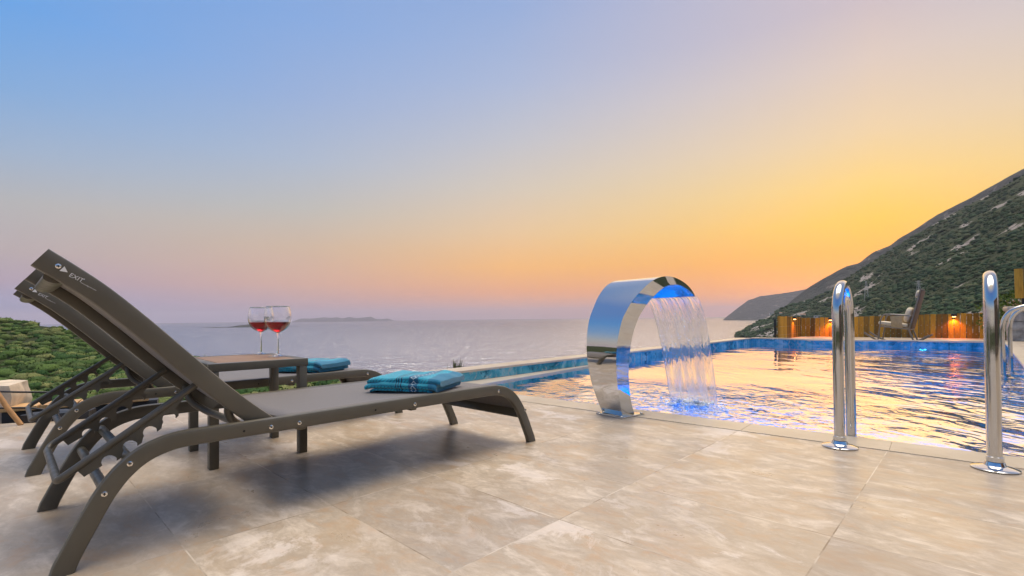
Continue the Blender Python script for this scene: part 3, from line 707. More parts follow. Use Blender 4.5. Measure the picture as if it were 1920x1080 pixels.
def make_lounger():
    root = empty('sun_lounger')
    rail = catmull([(0, 0, 0), (.034, 0, .074), (.066, 0, .140), (.092, 0, .187), (.124, 0, .228), (.163, 0, .260), (.208, 0, .279), (.262, 0, .288), (.36, 0, .288), (.6, 0, .287), (.9, 0, .288), (1.2, 0, .288), (1.45, 0, .287), (1.51, 0, .282), (1.56, 0, .268), (1.605, 0, .240), (1.64, 0, .202), (1.673, 0, .150), (1.705, 0, .085), (1.744, 0, 0)], 5)
    for k, v in enumerate((.014, LW-.014)):
        mb = MB(); mb.sweep([p+Vector((0, v, 0)) for p in rail], rrect(.028, .047, .008), side=(0, 1, 0))
        for vt in mb.bm.verts:
            if vt.co.z < .011: vt.co.z = 0
        for u_ in (.412, .861):
            nf = len(mb.bm.faces); R = Matrix.Rotation(pi/2, 3, 'X')
            mb.box((u_, -.0002 if k == 0 else LW+.0002, .284), (.006, .001, .006), Matrix.Rotation(.7, 3, 'Y')); mb.bm.faces.ensure_lookup_table()
            for f in mb.bm.faces[nf:]: f.material_index = 1
        mb.build('side_rail', [m_frame, m_hole], root)
    for (u_, z_) in ((.083, .18), (.135, .246), (.491, .283), (.58, .282), (1.036, .282), (1.504, .281), (1.687, .166)):
        screw(root, u_, z_, -.0002, 1); screw(root, u_, z_, LW+.0002, -1)
    for (u_, z_) in ((.088, .183), (.140, .248)):
        mb = MB(); mb.tube([(u_, .028, z_), (u_, LW/2, z_), (u_, LW-.028, z_)], .0128, 16); mb.build('cross_bar', m_frame, root)
    for (u_, z_, w, h) in ((.60, .262, .03, .02), (1.05, .262, .03, .02)):
        mb = MB(); mb.box((u_, LW/2, z_), (w, LW-.056, h), None, .004); mb.build('cross_bar', m_frame, root)
    mb = MB(); mb.box((1.672, LW/2, .150), (.016, LW-.056, .045), Matrix.Rotation(radians(28), 3, 'Y'), .004); mb.build('foot_bar', m_frame, root)
    # seat sling, tucked down over the foot bend
    path = [(.53, .306)]+[(p.x, p.z+.02) for p in rail if .55 < p.x < 1.45]
    path += [(1.50, .3045), (1.555, .292), (1.60, .266), (1.637, .232), (1.665, .19), (1.683, .155)]
    mb = MB(); bm = mb.bm; rows = []
    for (u_, z_) in path:
        rows.append([bm.verts.new((u_+(.0 if 1 else 0), .020+(LW-.04)*k/10, z_-.010*sin(pi*k/10)*(1 if u_ < 1.5 else .4))) for k in range(11)])
    for A, B in zip(rows, rows[1:]):
        for j in range(10): bm.faces.new((A[j], B[j], B[j+1], A[j+1]))
    s_ = mb.build('seat_sling', m_sling, root, smooth=60)
    md = s_.modifiers.new('thick', 'SOLIDIFY'); md.thickness = .002; md.offset = 0
    # backrest
    bl = catmull([(-.036, 0, .783), (.015, 0, .745), (.071, 0, .700), (.129, 0, .645), (.193, 0, .580), (.263, 0, .506), (.341, 0, .425), (.42, 0, .349), (.492, 0, .287)], 5)
    for v in (.043, LW-.043):
        mb = MB(); mb.sweep([p+Vector((0, v, 0)) for p in bl], rrect(.026, .054, .007), side=(0, 1, 0)); mb.build('backrest_rail', m_frame, root)
    mb = MB(); bm = mb.bm; rows = []
    for p in bl[2:-3]:
        rows.append([bm.verts.new((p.x+.006, .052+(LW-.104)*k/10, p.z+.006-.012*sin(pi*k/10))) for k in range(11)])
    for A, B in zip(rows, rows[1:]):
        for j in range(10): bm.faces.new((A[j], B[j], B[j+1], A[j+1]))
    s_ = mb.build('backrest_sling', m_sling, root, smooth=60); md = s_.modifiers.new('thick', 'SOLIDIFY'); md.thickness = .002; md.offset = 0
    mb = MB(); el_ = [(.026*cos(2*pi*i/20), .016*sin(2*pi*i/20)) for i in range(20)]
    mb.sweep([(-.004, .052, .736), (-.004, LW/2, .736), (-.004, LW-.052, .736)], el_); mb.build('top_bar', m_frame, root)
    pts = rounded([(.385, .052, .372), (.392, .085, .318), (.44, .12, .276), (.46, .2, .268), (.46, LW-.2, .268), (.44, LW-.12, .276), (.392, LW-.085, .318), (.385, LW-.052, .372)], .05, 5)
    mb = MB(); mb.tube(pts, .0125, 14); mb.build('hinge_bar', m_frame, root)
    screw(root, -.003, .762, .0298, 1, .0062); screw(root, .476, .302, .0298, 1, .0062); screw(root, .318, .44, LW-.058, 1, .006)
    # support frame with hooks
    va, vb = .078, LW-.078
    up = Vector((.308, 0, .216)).normalized(); dn = Vector((up.z, 0, -up.x))
    A0 = Vector((.318, va, .440)); A1 = Vector((.010, va, .224)); B0 = Vector((.318, vb, .440)); B1 = Vector((.010, vb, .224))
    low = Vector((-.010, 0, -.018))
    pts = rounded([A0, A1, Vector((.0, va+.02, .212)), Vector((.0, vb-.02, .212)), B1, B0], .02, 4)
    mb = MB(); mb.tube(pts, .0098, 14); mb.build('support_frame', m_frame, root)
    for v in (va, vb):
        out = []; L0, L1 = .040, .292; step = .055; rn = .0165
        base = Vector((.010, 0, .224))
        P = lambda s_, q: base+up*s_+dn*q
        out += [P(L0-.012, .004), P(L1+.02, .004), P(L1+.02, .013), P(L1+.004, .016)]
        c_ = L1-.012
        nt_ = 4
        for k in range(nt_):
            s0 = L1-.018-k*step
            # tooth tip then notch arc
            out += [P(s0+.004, .022), P(s0+.005, .036), P(s0-.001, .045), P(s0-.010, .046), P(s0-.006, .040)] if k == 0 else [P(s0+.010, .038), P(s0+.002, .046), P(s0-.010, .046), P(s0-.006, .040)]
            cx = s0-.008-rn+.002
            for a in range(0, 7):
                th = radians(10+160*a/6); out.append(P(cx+rn*cos(th), .037-rn*sin(th)*1.15))
        out += [P(L0-.012, .03)]
        # drop points past the plate end
        mb = MB(); mb.prism([p+Vector((0, v-.003, 0)) for p in out], .006, (0, 1, 0)); mb.build('hook_plate', m_frame, root, smooth=20)
    # printing on the near backrest rail
    mb = MB(); T = Matrix.Translation((.0155, .0296, .7385)) @ Matrix.Rotation(radians(31), 4, 'Y') @ Matrix.Rotation(pi/2, 4, 'X')
    add_mesh(mb, text_mesh('EXIT', .0148), T)
    T2 = Matrix.Translation((.0385, .0296, .7225)) @ Matrix.Rotation(radians(33), 4, 'Y') @ Matrix.Rotation(pi/2, 4, 'X')
    add_mesh(mb, text_mesh('www.exitgarden.com', .0042), T2)
    mb.prism([(-.001, .0292, .7505), (.0145, .0292, .7475), (.0085, .0292, .7625)], .0004, (0, 1, 0))
    mb.prism([(.0455, .0292, .7315), (.0472, .0292, .7315), (.0472, .0292, .7332), (.0455, .0292, .7332)], .0004, (0, 1, 0))
    mb.build('lettering', m_print, root, smooth=0)
    return root
LU = radians(46.13)
l1 = make_lounger(); l1.location = (-1.108, 1.194, 0); l1.rotation_euler.z = LU
l2 = copy_tree(l1); l2.location = (-1.955, 1.983, 0); l2.rotation_euler.z = LU
tag(l1, 'dark bronze reclined sun lounger closest to the camera, wine table behind it', 'sun lounger', 'sun loungers on the terrace')
tag(l2, 'dark bronze reclined sun lounger beyond the wine table, closer to the hillside', 'sun lounger', 'sun loungers on the terrace')

# ------------------------------------------------------------------ towels
def towel_mat(name):
    m, t, b = mat(name); v = coord(t)
    s = N(t, 'ShaderNodeSeparateXYZ'); t.links.new(v, s.inputs[0])
    xx, yy, zz = s.outputs
    yz = M(t, 'ADD', yy, M(t, 'MULTIPLY', zz, 1.2))
    row = M(t, 'MULTIPLY', yz, 46.); fr_ = M(t, 'FRACT', row)
    par = M(t, 'SUBTRACT', M(t, 'MULTIPLY', M(t, 'MODULO', M(t, 'FLOOR', row), 2.), 2.), 1.)
    ph = M(t, 'ADD', M(t, 'MULTIPLY', xx, 62.), M(t, 'MULTIPLY', M(t, 'MULTIPLY', fr_, par), 1.1))
    d1 = M(t, 'LESS_THAN', M(t, 'FRACT', ph), .36)
    rows = M(t, 'LESS_THAN', fr_, .16)
    dark = M(t, 'MAXIMUM', d1, rows)
    n = NOISE(t, v, 30., 4., .6)
    base = MIX(t, MR(t, n, .3, .7), (.0, .34, .47), (.02, .47, .60))
    c = MIX(t, M(t, 'MULTIPLY', dark, .6), base, (.0, .07, .15))
    # end border: dark lines, pale diamonds
    bx = M(t, 'SUBTRACT', xx, .055)
    inb = M(t, 'LESS_THAN', M(t, 'ABSOLUTE', bx), .022)
    dia = M(t, 'ADD', M(t, 'ABSOLUTE', M(t, 'SUBTRACT', M(t, 'FRACT', M(t, 'MULTIPLY', yz, 30.)), .5)), M(t, 'ABSOLUTE', M(t, 'MULTIPLY', bx, 30.)))
    dring = M(t, 'LESS_THAN', M(t, 'ABSOLUTE', M(t, 'SUBTRACT', dia, .38)), .07)
    cbn = MIX(t, dring, (.0, .10, .20), (.55, .66, .68)); c = MIX(t, inb, c, cbn)
    for off_ in (.0, .012, .026):
        c = MIX(t, M(t, 'LESS_THAN', M(t, 'ABSOLUTE', M(t, 'SUBTRACT', xx, -.005+off_*.9-.02)), .0022), c, (.0, .02, .06))
    c = MIX(t, M(t, 'GREATER_THAN', xx, .125), c, (.0, .16, .28))
    t.links.new(c, b.inputs['Base Color']); setp(b, rough=.95, sheen=.4)
    BUMP(t, M(t, 'ADD', M(t, 'MULTIPLY', dark, -.6), NOISE(t, v, 260., 3.)), .7, .0022, b)
    return m
m_towel = towel_mat('turquoise_towelling')
def make_towel(name, L, W, H, seed, label):
    """folded towel: sheet folded in layers, folds rounded on the +-y sides, cut ends at +-x"""
    root = empty(name)
    def slab(z0, z1, y0, y1, x0, x1, foldside, nm, sd):
        th = z1-z0; prof = []
        n = 10
        r = th/2
        prof = []
        for a in range(n+1):
            an = -pi/2+pi*a/n; prof.append((y1-r+r*cos(an), z0+r+r*sin(an)))
        for k in range(1, 12): prof.append((y1-r-(y1-y0-2*r)*k/12, z1))
        for a in range(n+1):
            an = pi/2+pi*a/n; prof.append((y0+r+r*cos(an), z0+r+r*sin(an)))
        for k in range(1, 12): prof.append((y0+r+(y1-y0-2*r)*k/12, z0))
        mb = MB(); bm = mb.bm; rings = []; ns = 26
        for i in range(ns+1):
            x = x0+(x1-x0)*i/ns; ring = []
            edge = min(i, ns-i)/ns; ef = min(1., (edge/.12)**.5) if edge < .12 else 1.
            for (y, z) in prof:
                nn = noise.fractal(Vector((x*9+sd, y*9, z*22)), 1., 2., 3)
                zz = z0+(z-z0)*(.82+.18*ef)+(nn*.008 if z > z0+.004 else 0)+.007*sin((x-x0)/(x1-x0)*pi)*(z-z0)/H-.010*(1-ef)
                yy = y+noise.noise(Vector((x*14, z*30, sd)))*.009
                ring.append(bm.verts.new((x, yy, zz)))
            rings.append(ring)
        m_ = len(prof)
        for A, B in zip(rings, rings[1:]):
            for j in range(m_): bm.faces.new((A[j], A[(j+1) % m_], B[(j+1) % m_], B[j]))
        bm.faces.new(rings[0][::-1]); bm.faces.new(rings[-1])
        o = mb.build(nm, m_towel, root, smooth=50); return o
    rr = random.Random(seed)
    slab(0, H*.24, -W/2+.008, W/2-.014, -L/2+.018, L/2-.04, 1, 'bottom_fold', seed+1)
    slab(H*.21, H*.66, -W/2-.002, W/2-.006, -L/2, L/2-.016, 1, 'middle_fold', seed+2)
    slab(H*.58, H*1.02, -W/2+.004, W/2, -L/2+.006, L/2, 1, 'top_fold', seed+3)
    return tag(root, label, 'towel', 'folded turquoise towels')
def lp(loc, u_, v_, z_=0):
    a = Vector((cos(LU), sin(LU), 0)); b2 = Vector((-sin(LU), cos(LU), 0)); return Vector(loc)+a*u_+b2*v_+Vector((0, 0, z_))
tw1 = make_towel('folded_towel', .36, .27, .060, 3, 'folded turquoise towel on the foot end of the nearest lounger')
tw1.location = lp(l1.location, 1.20, .225, .309)
tw1.rotation_euler.z = LU-radians(63)
tw2 = make_towel('folded_towel', .36, .27, .060, 8, 'folded turquoise towel on the farther lounger, partly behind the table')
tw2.location = lp(l2.location, 1.26, .235, .309); tw2.rotation_euler.z = LU-radians(66)

# ------------------------------------------------------------------ side table
tb = empty('side_table', (-1.264, 2.056, 0), atan2(.686, .728))
tag(tb, 'small square bronze side table with slatted wood top between the loungers', 'side table')
TL, TWd, TH = .405, .565, .442
def tl(x, y, z): return Vector((x, y, z))
lx0, lx1, ly0, ly1 = .0, .37, .0, .40
for x in (0, .365):
    for y in (0, .40):
        mb = MB(); mb.box((x, y, (TH-.035)/2), (.036, .042, TH-.035), None, .003); mb.build('leg', m_frame, tb)
ya, yb = -.022, .53; xa, xb = -.020, .388
mb = MB()
mb.box(((xa+xb)/2, ya+.02, TH-.0175), (xb-xa, .04, .035), None, .003); mb.box(((xa+xb)/2, yb-.02, TH-.0175), (xb-xa, .04, .035), None, .003)
mb.box((xa+.02, (ya+yb)/2, TH-.0175), (.04, yb-ya-.08, .034), None, .003); mb.box((xb-.02, (ya+yb)/2, TH-.0175), (.04, yb-ya-.08, .034), None, .003)
mb.build('top_frame', m_frame, tb)
mb = MB(); ns = 8; w_ = (yb-ya-.084)/ns
for k in range(ns): mb.box(((xa+xb)/2, ya+.042+w_*(k+.5), TH-.007), (xb-xa-.084, w_-.004, .013), None, .0015)
mb.build('wood_slats', m_wood_top, tb)

# ------------------------------------------------------------------ wine glasses
m_glass, t, b = mat('clear_glass'); setp(b, col=(1, 1, 1), rough=0., trans=1., ior=1.45)
m_wine, t, b = mat('red_wine'); setp(b, col=(.36, .002, .010), rough=0., trans=.82, ior=1.34)
def make_glass():
    root = empty('wine_glass'); s = 1.
    outp = [(.0065, .118), (.012, .121), (.030, .130), (.047, .146), (.0585, .168), (.0625, .190), (.0615, .212), (.057, .235), (.0525, .2505)]
    ip = [(r-.0011 if r > .01 else .0, z+(.0022 if z < .15 else .0006)) for r, z in outp]
    mb = MB(); o_ = catmull([(r, z, 0) for r, z in outp], 4); i_ = catmull([(r, z, 0) for r, z in ip], 4)
    prof = [(0, .1165)]+[(p.x, p.y) for p in o_]+[(p.x, p.y) for p in i_[::-1]]
    mb.lathe(prof, seg=48); mb.build('bowl', m_glass, root, smooth=60)
    mb = MB(); mb.lathe([(0, .1175), (.0055, .1175), (.0042, .105), (.0037, .07), (.0042, .03), (.0062, .012), (0, .012)], seg=20); mb.build('stem', m_glass, root, smooth=60)
    mb = MB(); mb.lathe([(0, .0135), (.0062, .0125), (.014, .0075), (.034, .0035), (.0455, .002), (.0465, .0012), (.045, .0004), (0, .0004)], seg=48); mb.build('foot', m_glass, root, smooth=60)
    wl = .172+.000; wp = [(p.x, p.y) for p in i_ if p.y < wl]; 
    r_at = float(np.interp(wl, [p.y for p in i_], [p.x for p in i_]))
    mb = MB(); mb.lathe([(0, wp[0][1]+.0004)]+[(max(r-.0006, .0), z+.0004) for r, z in wp[1:]]+[(r_at-.0006, wl), (0, wl)], seg=48); mb.build('wine', m_wine, root, smooth=50)
    return root
g1 = make_glass(); g1.location = (-1.176, 2.442, TH); g2 = copy_tree(g1); g2.location = (-1.353, 2.62, TH)
tag(g1, 'round glass of red wine on the table, the nearer of the two', 'wine glass', 'wine glasses on the side table')
tag(g2, 'round glass of red wine on the table, partly behind the other', 'wine glass', 'wine glasses on the side table')

# ------------------------------------------------------------------ wooden fence with lamps
def wood_mat(name, c1, c2):
    m, t, b = mat(name)
    inf = N(t, 'ShaderNodeAttribute', attribute_name='ptint')
    v = coord(t, scale=(8, 8, .8)); n = NOISE(t, v, 4., 8., .6, 1.)
    c = MIX(t, MR(t, n, .3, .7), c1, c2)
    c = MIX(t, 1., c, MIX(t, inf.outputs['Fac'], (.28, .27, .3), (1.35, 1.35, 1.2)), 'MULTIPLY')
    t.links.new(c, b.inputs['Base Color']); setp(b, rough=.6); BUMP(t, n, .4, .002, b); return m
m_fence = wood_mat('stained_pine', (.32, .155, .014), (.58, .32, .03))
m_nail = simple('zinc_screw', (.7, .68, .62), .4, .6)
def planks(name, A, B, ztopA, ztopB, zb, label, pitch=.115, tilt=.0):
    A = Vector(A); B = Vector(B); L = (B-A).length; u_ = (B-A)/L; ang = atan2(u_.y, u_.x)
    root = empty(name, (A.x, A.y, 0), ang); n = int(L/pitch); rr = random.Random(len(name)+n)
    for k in range(n):
        x = (k+.5)*pitch; zt = ztopA+(ztopB-ztopA)*k/n+rr.uniform(-.006, .008)
        mb = MB(); tl_ = tilt+rr.uniform(-.012, .012)
        mb.box((x, 0, (zt+zb)/2), (pitch-.012, .02, zt-zb), Matrix.Rotation(tl_, 3, 'Y'), .002)
        o = mb.build('plank', m_fence, root, smooth=20)
        at = o.data.attributes.new('ptint', 'FLOAT', 'POINT'); tv = rr.random()**1.0; at.data.foreach_set('value', [tv]*len(o.data.vertices))
        for z_ in (zb+.12, zb+.34):
            mb = MB(); mb.box((x, -.0125, z_), (.009, .006, .009)); mb.build('screw', m_nail, o, smooth=0)
    for z_ in (zb+.12, zb+.34):
        mb = MB(); mb.box((L/2, .03, z_), (L, .038, .05), None, .003)
        o = mb.build('cross_rail', m_fence, root, smooth=20); at = o.data.attributes.new('ptint', 'FLOAT', 'POINT'); at.data.foreach_set('value', [.1]*len(o.data.vertices))
    k = 0
    for x in np.arange(.05, L, 1.5):
        mb = MB(); mb.box((x, .075, (ztopA+zb)/2-.05), (.05, .05, ztopA-zb-.05), None, .003); mb.build('post', m_dark, root)
    return tag(root, label, 'fence')
FA = (.594*14.3, 14.3); FB = (.975*11.9, 11.9)
planks('wooden_fence', FA, FB, .535, .635, -.01, 'long low orange-brown plank fence behind the rocking chair', tilt=.02)
planks('wooden_fence', (6.88, 12.6), (FA[0]-.02, FA[1]-.02), .60, .56, -.01, 'short end section of plank fence turned toward the sea')
m_bulb, t, b = mat('amber_lamp_glass'); setp(b, col=(1, .5, .2), emc=(1, .42, .12), ems=14.)
def fence_lamp(p, ang, label, e=5.):
    root = empty('fence_lamp', p, ang)      # local -y faces away from the fence
    mb = MB(); mb.box((0, -.035, .02), (.11, .09, .07), None, .008); mb.box((0, -.008, -.02), (.07, .014, .1), None, .004); mb.build('hood', m_dark, root)
    mb = MB(); mb.box((0, -.04, -.022), (.07, .05, .012), None, .004); mb.build('bulb', m_bulb, root)
    ld = bpy.data.lights.new('lamp_glow', 'SPOT'); ld.energy = e; ld.color = (1, .2, .02); ld.spot_size = radians(125); ld.spot_blend = .7; ld.shadow_soft_size = .02
    lo = bpy.data.objects.new('lamp_glow', ld); col.objects.link(lo); lo.parent = root; lo.location = (0, -.05, -.035); lo.rotation_euler = (radians(-14), 0, 0)
    return tag(root, label, 'wall lamp', 'small amber lamps on the fence')
u_ = (Vector(FB)-Vector(FA)).normalized(); nf = Vector((u_.y, -u_.x)); fang = atan2(u_.y, u_.x)
def on_fence(px, z):
    s = (px-960)/912; A = Vector(FA); tt = (s*A.y-A.x)/(u_.x-s*u_.y); p = A+u_*tt+nf*.013; return (p.x, p.y, z)
fence_lamp(on_fence(1557, .49), fang, 'amber lamp lit on the fence beside the nearer tall rail, second from the left', 32.)
fence_lamp(on_fence(1788, .565), fang, 'amber lamp lit on the fence right of the rocking chair', 32.)
e2 = (Vector(FA)-Vector((6.88, 12.6))).normalized(); pl = Vector((6.88, 12.6))+e2*1.42+Vector((e2.y, -e2.x))*.013
fence_lamp((pl.x, pl.y, .53), atan2(e2.y, e2.x), 'amber lamp lit on the short end section of the fence', 22.)

# ------------------------------------------------------------------ rocking chair
m_cframe = simple('taupe_chair_frame', (.20, .17, .135), .4)
m_cush = simple('cream_cushion', (.62, .53, .38), .9, nscale=30., bump=.4, bscale=200.)
m_wick, t, b = mat('brown_rope_weave'); v = coord(t, scale=(1, 1, 1))
wv = N(t, 'ShaderNodeTexWave', i_Scale=28., bands_direction='Z'); t.links.new(v, wv.inputs[0]); wv.inputs['Distortion'].default_value = 1.
t.links.new(MIX(t, wv.outputs[1], (.10, .06, .035), (.24, .15, .09)), b.inputs['Base Color']); setp(b, rough=.8); BUMP(t, wv.outputs[1], .6, .003, b)
m_armpad = simple('tan_strap_panel', (.42, .30, .15), .7, nscale=20., bump=.4, bscale=150.)
ch = empty('rocking_chair', (8.15, 10.2, -.005), radians(134)); ch.scale = (1, 1, 1.085)
tag(ch, 'taupe garden rocking chair with cream cushions in front of the plank fence', 'rocking chair')
CW = .56       # local x forward, local y: away side is -y
Cx = lambda u, z, w: (u, -w, z)
for w in (0, CW):
    pts = catmull([(.64, 0, .215), (.54, 0, .145), (.43, 0, .078), (.28, 0, .025), (.12, 0, .0125), (-.08, 0, .018), (-.26, 0, .065), (-.45, 0, .175)], 5)
    mb = MB(); mb.sweep([Vector((p.x, -w, p.z)) for p in pts], rrect(.026, .034, .008), side=(0, 1, 0)); mb.build('rocker', m_cframe, ch)
    mb = MB(); mb.tube(rounded([Cx(.40, .05, w), Cx(.335, .50, w), Cx(.29, .575, w), Cx(.22, .578, w), Cx(-.18, .545, w)], .06, 5), .013, 10); mb.build('armrest', m_cframe, ch)
    mb = MB(); mb.tube([Cx(-.12, .30, w), Cx(-.17, .15, w), Cx(-.205, .045, w)], .016, 10); mb.build('rear_leg', m_cframe, ch)
    mb = MB(); sy = -w; mb.box((.075, sy, .425), (.185, .012 if 1 else 0, .24), Matrix.Rotation(radians(5), 3, 'Y'), .004); mb.build('arm_panel', m_armpad, ch)
mb = MB()
for w in (0, CW): mb.tube([Cx(.36, .345, w), Cx(-.15, .285, w)], .012, 8)
mb.tube([Cx(.36, .345, 0), Cx(.36, .345, CW)], .012, 8); mb.tube([Cx(-.15, .285, 0), Cx(-.15, .285, CW)], .012, 8)
mb.build('seat_frame', m_cframe, ch)
mb = MB(); mb.box((.14, -CW/2, .383), (.50, CW-.05, .062), Matrix.Rotation(radians(7), 3, 'Y').inverted(), .02); mb.build('seat_cushion', m_cush, ch)
mb = MB()
for w in (.0, CW): mb.tube([Cx(-.13, .27, w), Cx(-.33, 1.05, w)], .012, 8)
mb.tube([Cx(-.33, 1.05, 0), Cx(-.33, 1.05, CW)], .012, 8); mb.build('back_frame', m_cframe, ch)
mb = MB(); bk = Matrix.Rotation(radians(-14.5), 3, 'Y'); mb.box((-.245, -CW/2, .66), (.03, CW-.03, .76), bk, .008); mb.build('backrest', m_wick, ch)
def cushion(mb, c, sz, R):
    r = bmesh.ops.create_uvsphere(mb.bm, u_segments=20, v_segments=12, radius=1)
    for v in r['verts']:
        q = v.co; q = Vector([math.copysign(abs(x)**.6, x) for x in q]); v.co = R @ Vector((q.x*sz[0], q.y*sz[1], q.z*sz[2]))+Vector(c)
mb = MB(); cushion(mb, (-.105, -CW/2, .56), (.065, .21, .15), Matrix.Rotation(radians(-16), 3, 'Y')); mb.build('back_pillow', m_cush, ch, smooth=180)
mb = MB(); cushion(mb, (-.265, -CW/2, .96), (.035, .20, .075), bk); mb.build('head_pillow', m_cush, ch, smooth=180)

# ------------------------------------------------------------------ stone wall, board panel, plants at the right
def stone_block(mb, c, sz, R, seed, rough=.02):
    tmp = bmesh.new(); bmesh.ops.create_cube(tmp, size=1); bmesh.ops.subdivide_edges(tmp, edges=tmp.edges[:], cuts=5, use_grid_fill=True)
    for v in tmp.verts:
        p = v.co.copy(); k = max(abs(p.x), abs(p.y), abs(p.z)); rr_ = p.length
        p = p*(.88+.12*(.5/max(rr_, .01))); p = Vector((p.x*sz[0]*1.03, p.y*sz[1]*1.03, p.z*sz[2]*1.03))
        n = noise.fractal(p*7+Vector((seed, seed*2, 0)), 1., 2., 4)*rough
        p += p.normalized()*n; v.co = R @ p+Vector(c)
    m2 = bpy.data.meshes.new('tmp'); tmp.to_mesh(m2); tmp.free(); mb.bm.from_mesh(m2); bpy.data.meshes.remove(m2)
sw = empty('stone_wall', (9.45, 9.25, .085), radians(-38))
tag(sw, 'rough grey stone wall at the far right end of the pool', 'stone wall')
rr = random.Random(5); z = 0
mb = MB()
for row, hh in enumerate((.20, .17, .20)):
    x = -.04-.1*(row % 2) if row else -.04
    x = 0.
    while x < 3.0:
        w_ = rr.uniform(.25, .48); stone_block(mb, (x+w_/2, .2, z+hh/2), (w_-.008, .42, hh-.006), Matrix(), rr.random()*40, .014); x += w_
    z += hh
mb.build('stones', simple('grey_rubble_stone', (.34, .32, .29), .9, var=.4, nscale=9., bump=.9, bscale=30.), sw, smooth=50)
mb = MB(); mb.box((1.5, .2, z+.045), (3.06, .5, .09), None, .02); mb.build('capstone', m_coping, sw)
mb = MB(); mb.box((1.5, .2, z/2-.01), (2.9, .30, z-.02)); mb.build('mortar', simple('mortar', (.22, .2, .18), .95), sw)
bp_ = empty('board_panel', (9.93, 9.6, .65), radians(-40))
tag(bp_, 'raised panel of brown boards on a black post, far right', 'board panel')
for k in range(3):
    mb = MB(); mb.box((.06+k*.125, 0, .55), (.118, .022, .58), Matrix.Rotation(.01*(k-1), 3, 'Y'), .003)
    o = mb.build('board', m_fence, bp_, smooth=20); at = o.data.attributes.new('ptint', 'FLOAT', 'POINT'); at.data.foreach_set('value', [(.75, .15, .6)[k]]*len(o.data.vertices))
mb = MB(); mb.box((.12, .04, .02), (.05, .05, 1.1), None, .004); mb.build('post', m_dark, bp_)
m_leaf = foliage_mat('garden_leaves', (.03, .07, .015), (.09, .15, .03), (.18, .20, .05), 12.)
def garden_shrub(loc, r, h, label, n=900, seed=1):
    rr = random.Random(seed); root = empty('garden_shrub', loc); mb = MB(); bm = mb.bm
    for k in range(n):
        d = Vector((rr.gauss(0, 1), rr.gauss(0, 1), rr.gauss(0, 1))).normalized()*(rr.random()**.35)
        lump = 1+.35*noise.noise(d*2.2+Vector((seed, 0, 0)))
        p = Vector((d.x*r*lump, d.y*r*lump, h*.55+d.z*h*.5*lump)); a = Vector((rr.gauss(0, 1), rr.gauss(0, 1), rr.gauss(0, .7)+.4)).normalized(); c_ = a.cross(Vector((rr.gauss(0, 1), rr.gauss(0, 1), rr.gauss(0, 1)))).normalized(); s = rr.uniform(.02, .045)
        bm.faces.new([bm.verts.new(x) for x in (p, p+a*s+c_*s*.45, p+a*s*2.1, p+a*s-c_*s*.45)])
    o = mb.build('foliage', m_leaf, root, smooth=0); 
    at = o.data.attributes.new('tint', 'FLOAT_COLOR', 'POINT'); T_ = np.repeat(rng.random((len(o.data.vertices)//4, 4)).astype('f'), 4, axis=0); at.data.foreach_set('color', T_.ravel())
    mb = MB()
    for k in range(7):
        a = rr.uniform(0, 6.28); mb.tube([(0, 0, 0), (cos(a)*r*.3, sin(a)*r*.3, h*.4), (cos(a)*r*.6, sin(a)*r*.6, h*.8)], .012, 6)
    mb.build('stems', m_brass_pole, root)
    return tag(root, label, 'shrub')
garden_shrub((11.35, 11.2, .0), .5, 1.05, 'leafy green shrub behind the stone wall, right of the fence', 1700, 3)
garden_shrub((12.5, 11.9, .0), .6, 1.15, 'leafy green shrub behind the stone wall, under the board panel', 1500, 4)
# grassy tuft behind the infinity wall
gt = empty('grass_tuft', (-.62, 5.42, -.25)); mb = MB(); rr = random.Random(2)
for k in range(110):
    a = rr.uniform(0, 6.28); q = rr.uniform(.02, .11); h_ = rr.uniform(.28, .46); p0 = Vector((rr.gauss(0, .03), rr.gauss(0, .03), 0)); p1 = p0+Vector((cos(a)*q*.4, sin(a)*q*.4, h_*.6)); p2 = p0+Vector((cos(a)*q, sin(a)*q, h_))
    sd_ = Vector((-sin(a), cos(a), 0))*.007
    mb.poly([p0-sd_, p0+sd_, p1+sd_, p2, p1-sd_])
o = mb.build('blades', simple('dry_grass', (.09, .10, .025), .8), gt, smooth=0); tag(gt, 'small grassy tuft poking up behind the pool wall coping', 'grass tuft')

# ------------------------------------------------------------------ left corner: stones, boards, cane, cables
st_ = empty('stone_parapet', (-3.84, 3.32, -.32)); mb = MB(); R = Matrix.Rotation(radians(30), 3, 'Z')
for k, (x, y, z_, sx, sy, sz_) in enumerate([(0, 0, .38, .72, .34, .28), (-.66, -.34, .38, .55, .36, .27), (.0, -.02, .14, .74, .36, .22), (-.66, -.36, .14, .6, .38, .24), (.02, .02, -.1, .8, .4, .26)]):
    stone_block(mb, (x, y, z_), (sx, sy, sz_), R, 11+k*3, .035)
mb.build('stones', m_rock, st_, smooth=50); tag(st_, 'pale limestone block wall at the left terrace edge', 'stone wall')
bd = empty('timber_boards', (-3.40, 3.32, -.02), radians(32)); tag(bd, 'short orange timber boards lying beside the limestone blocks', 'timber boards')
for k in range(4):
    mb = MB(); mb.box((.02+k*.205, .1, .055), (.195, .20, .03), Matrix.Rotation(.02*k, 3, 'Z'), .003)
    o = mb.build('board', wood_mat('raw_board', (.38, .2, .08), (.62, .4, .2)) if k == 0 else bpy.data.materials['raw_board'], bd, smooth=20); at = o.data.attributes.new('ptint', 'FLOAT', 'POINT'); at.data.foreach_set('value', [.8-.15*(k % 2)]*len(o.data.vertices))
mb = MB(); mb.box((.36, .1, -.06), (.86, .12, .2), None, .004); mb.build('bearer', m_dark, bd)
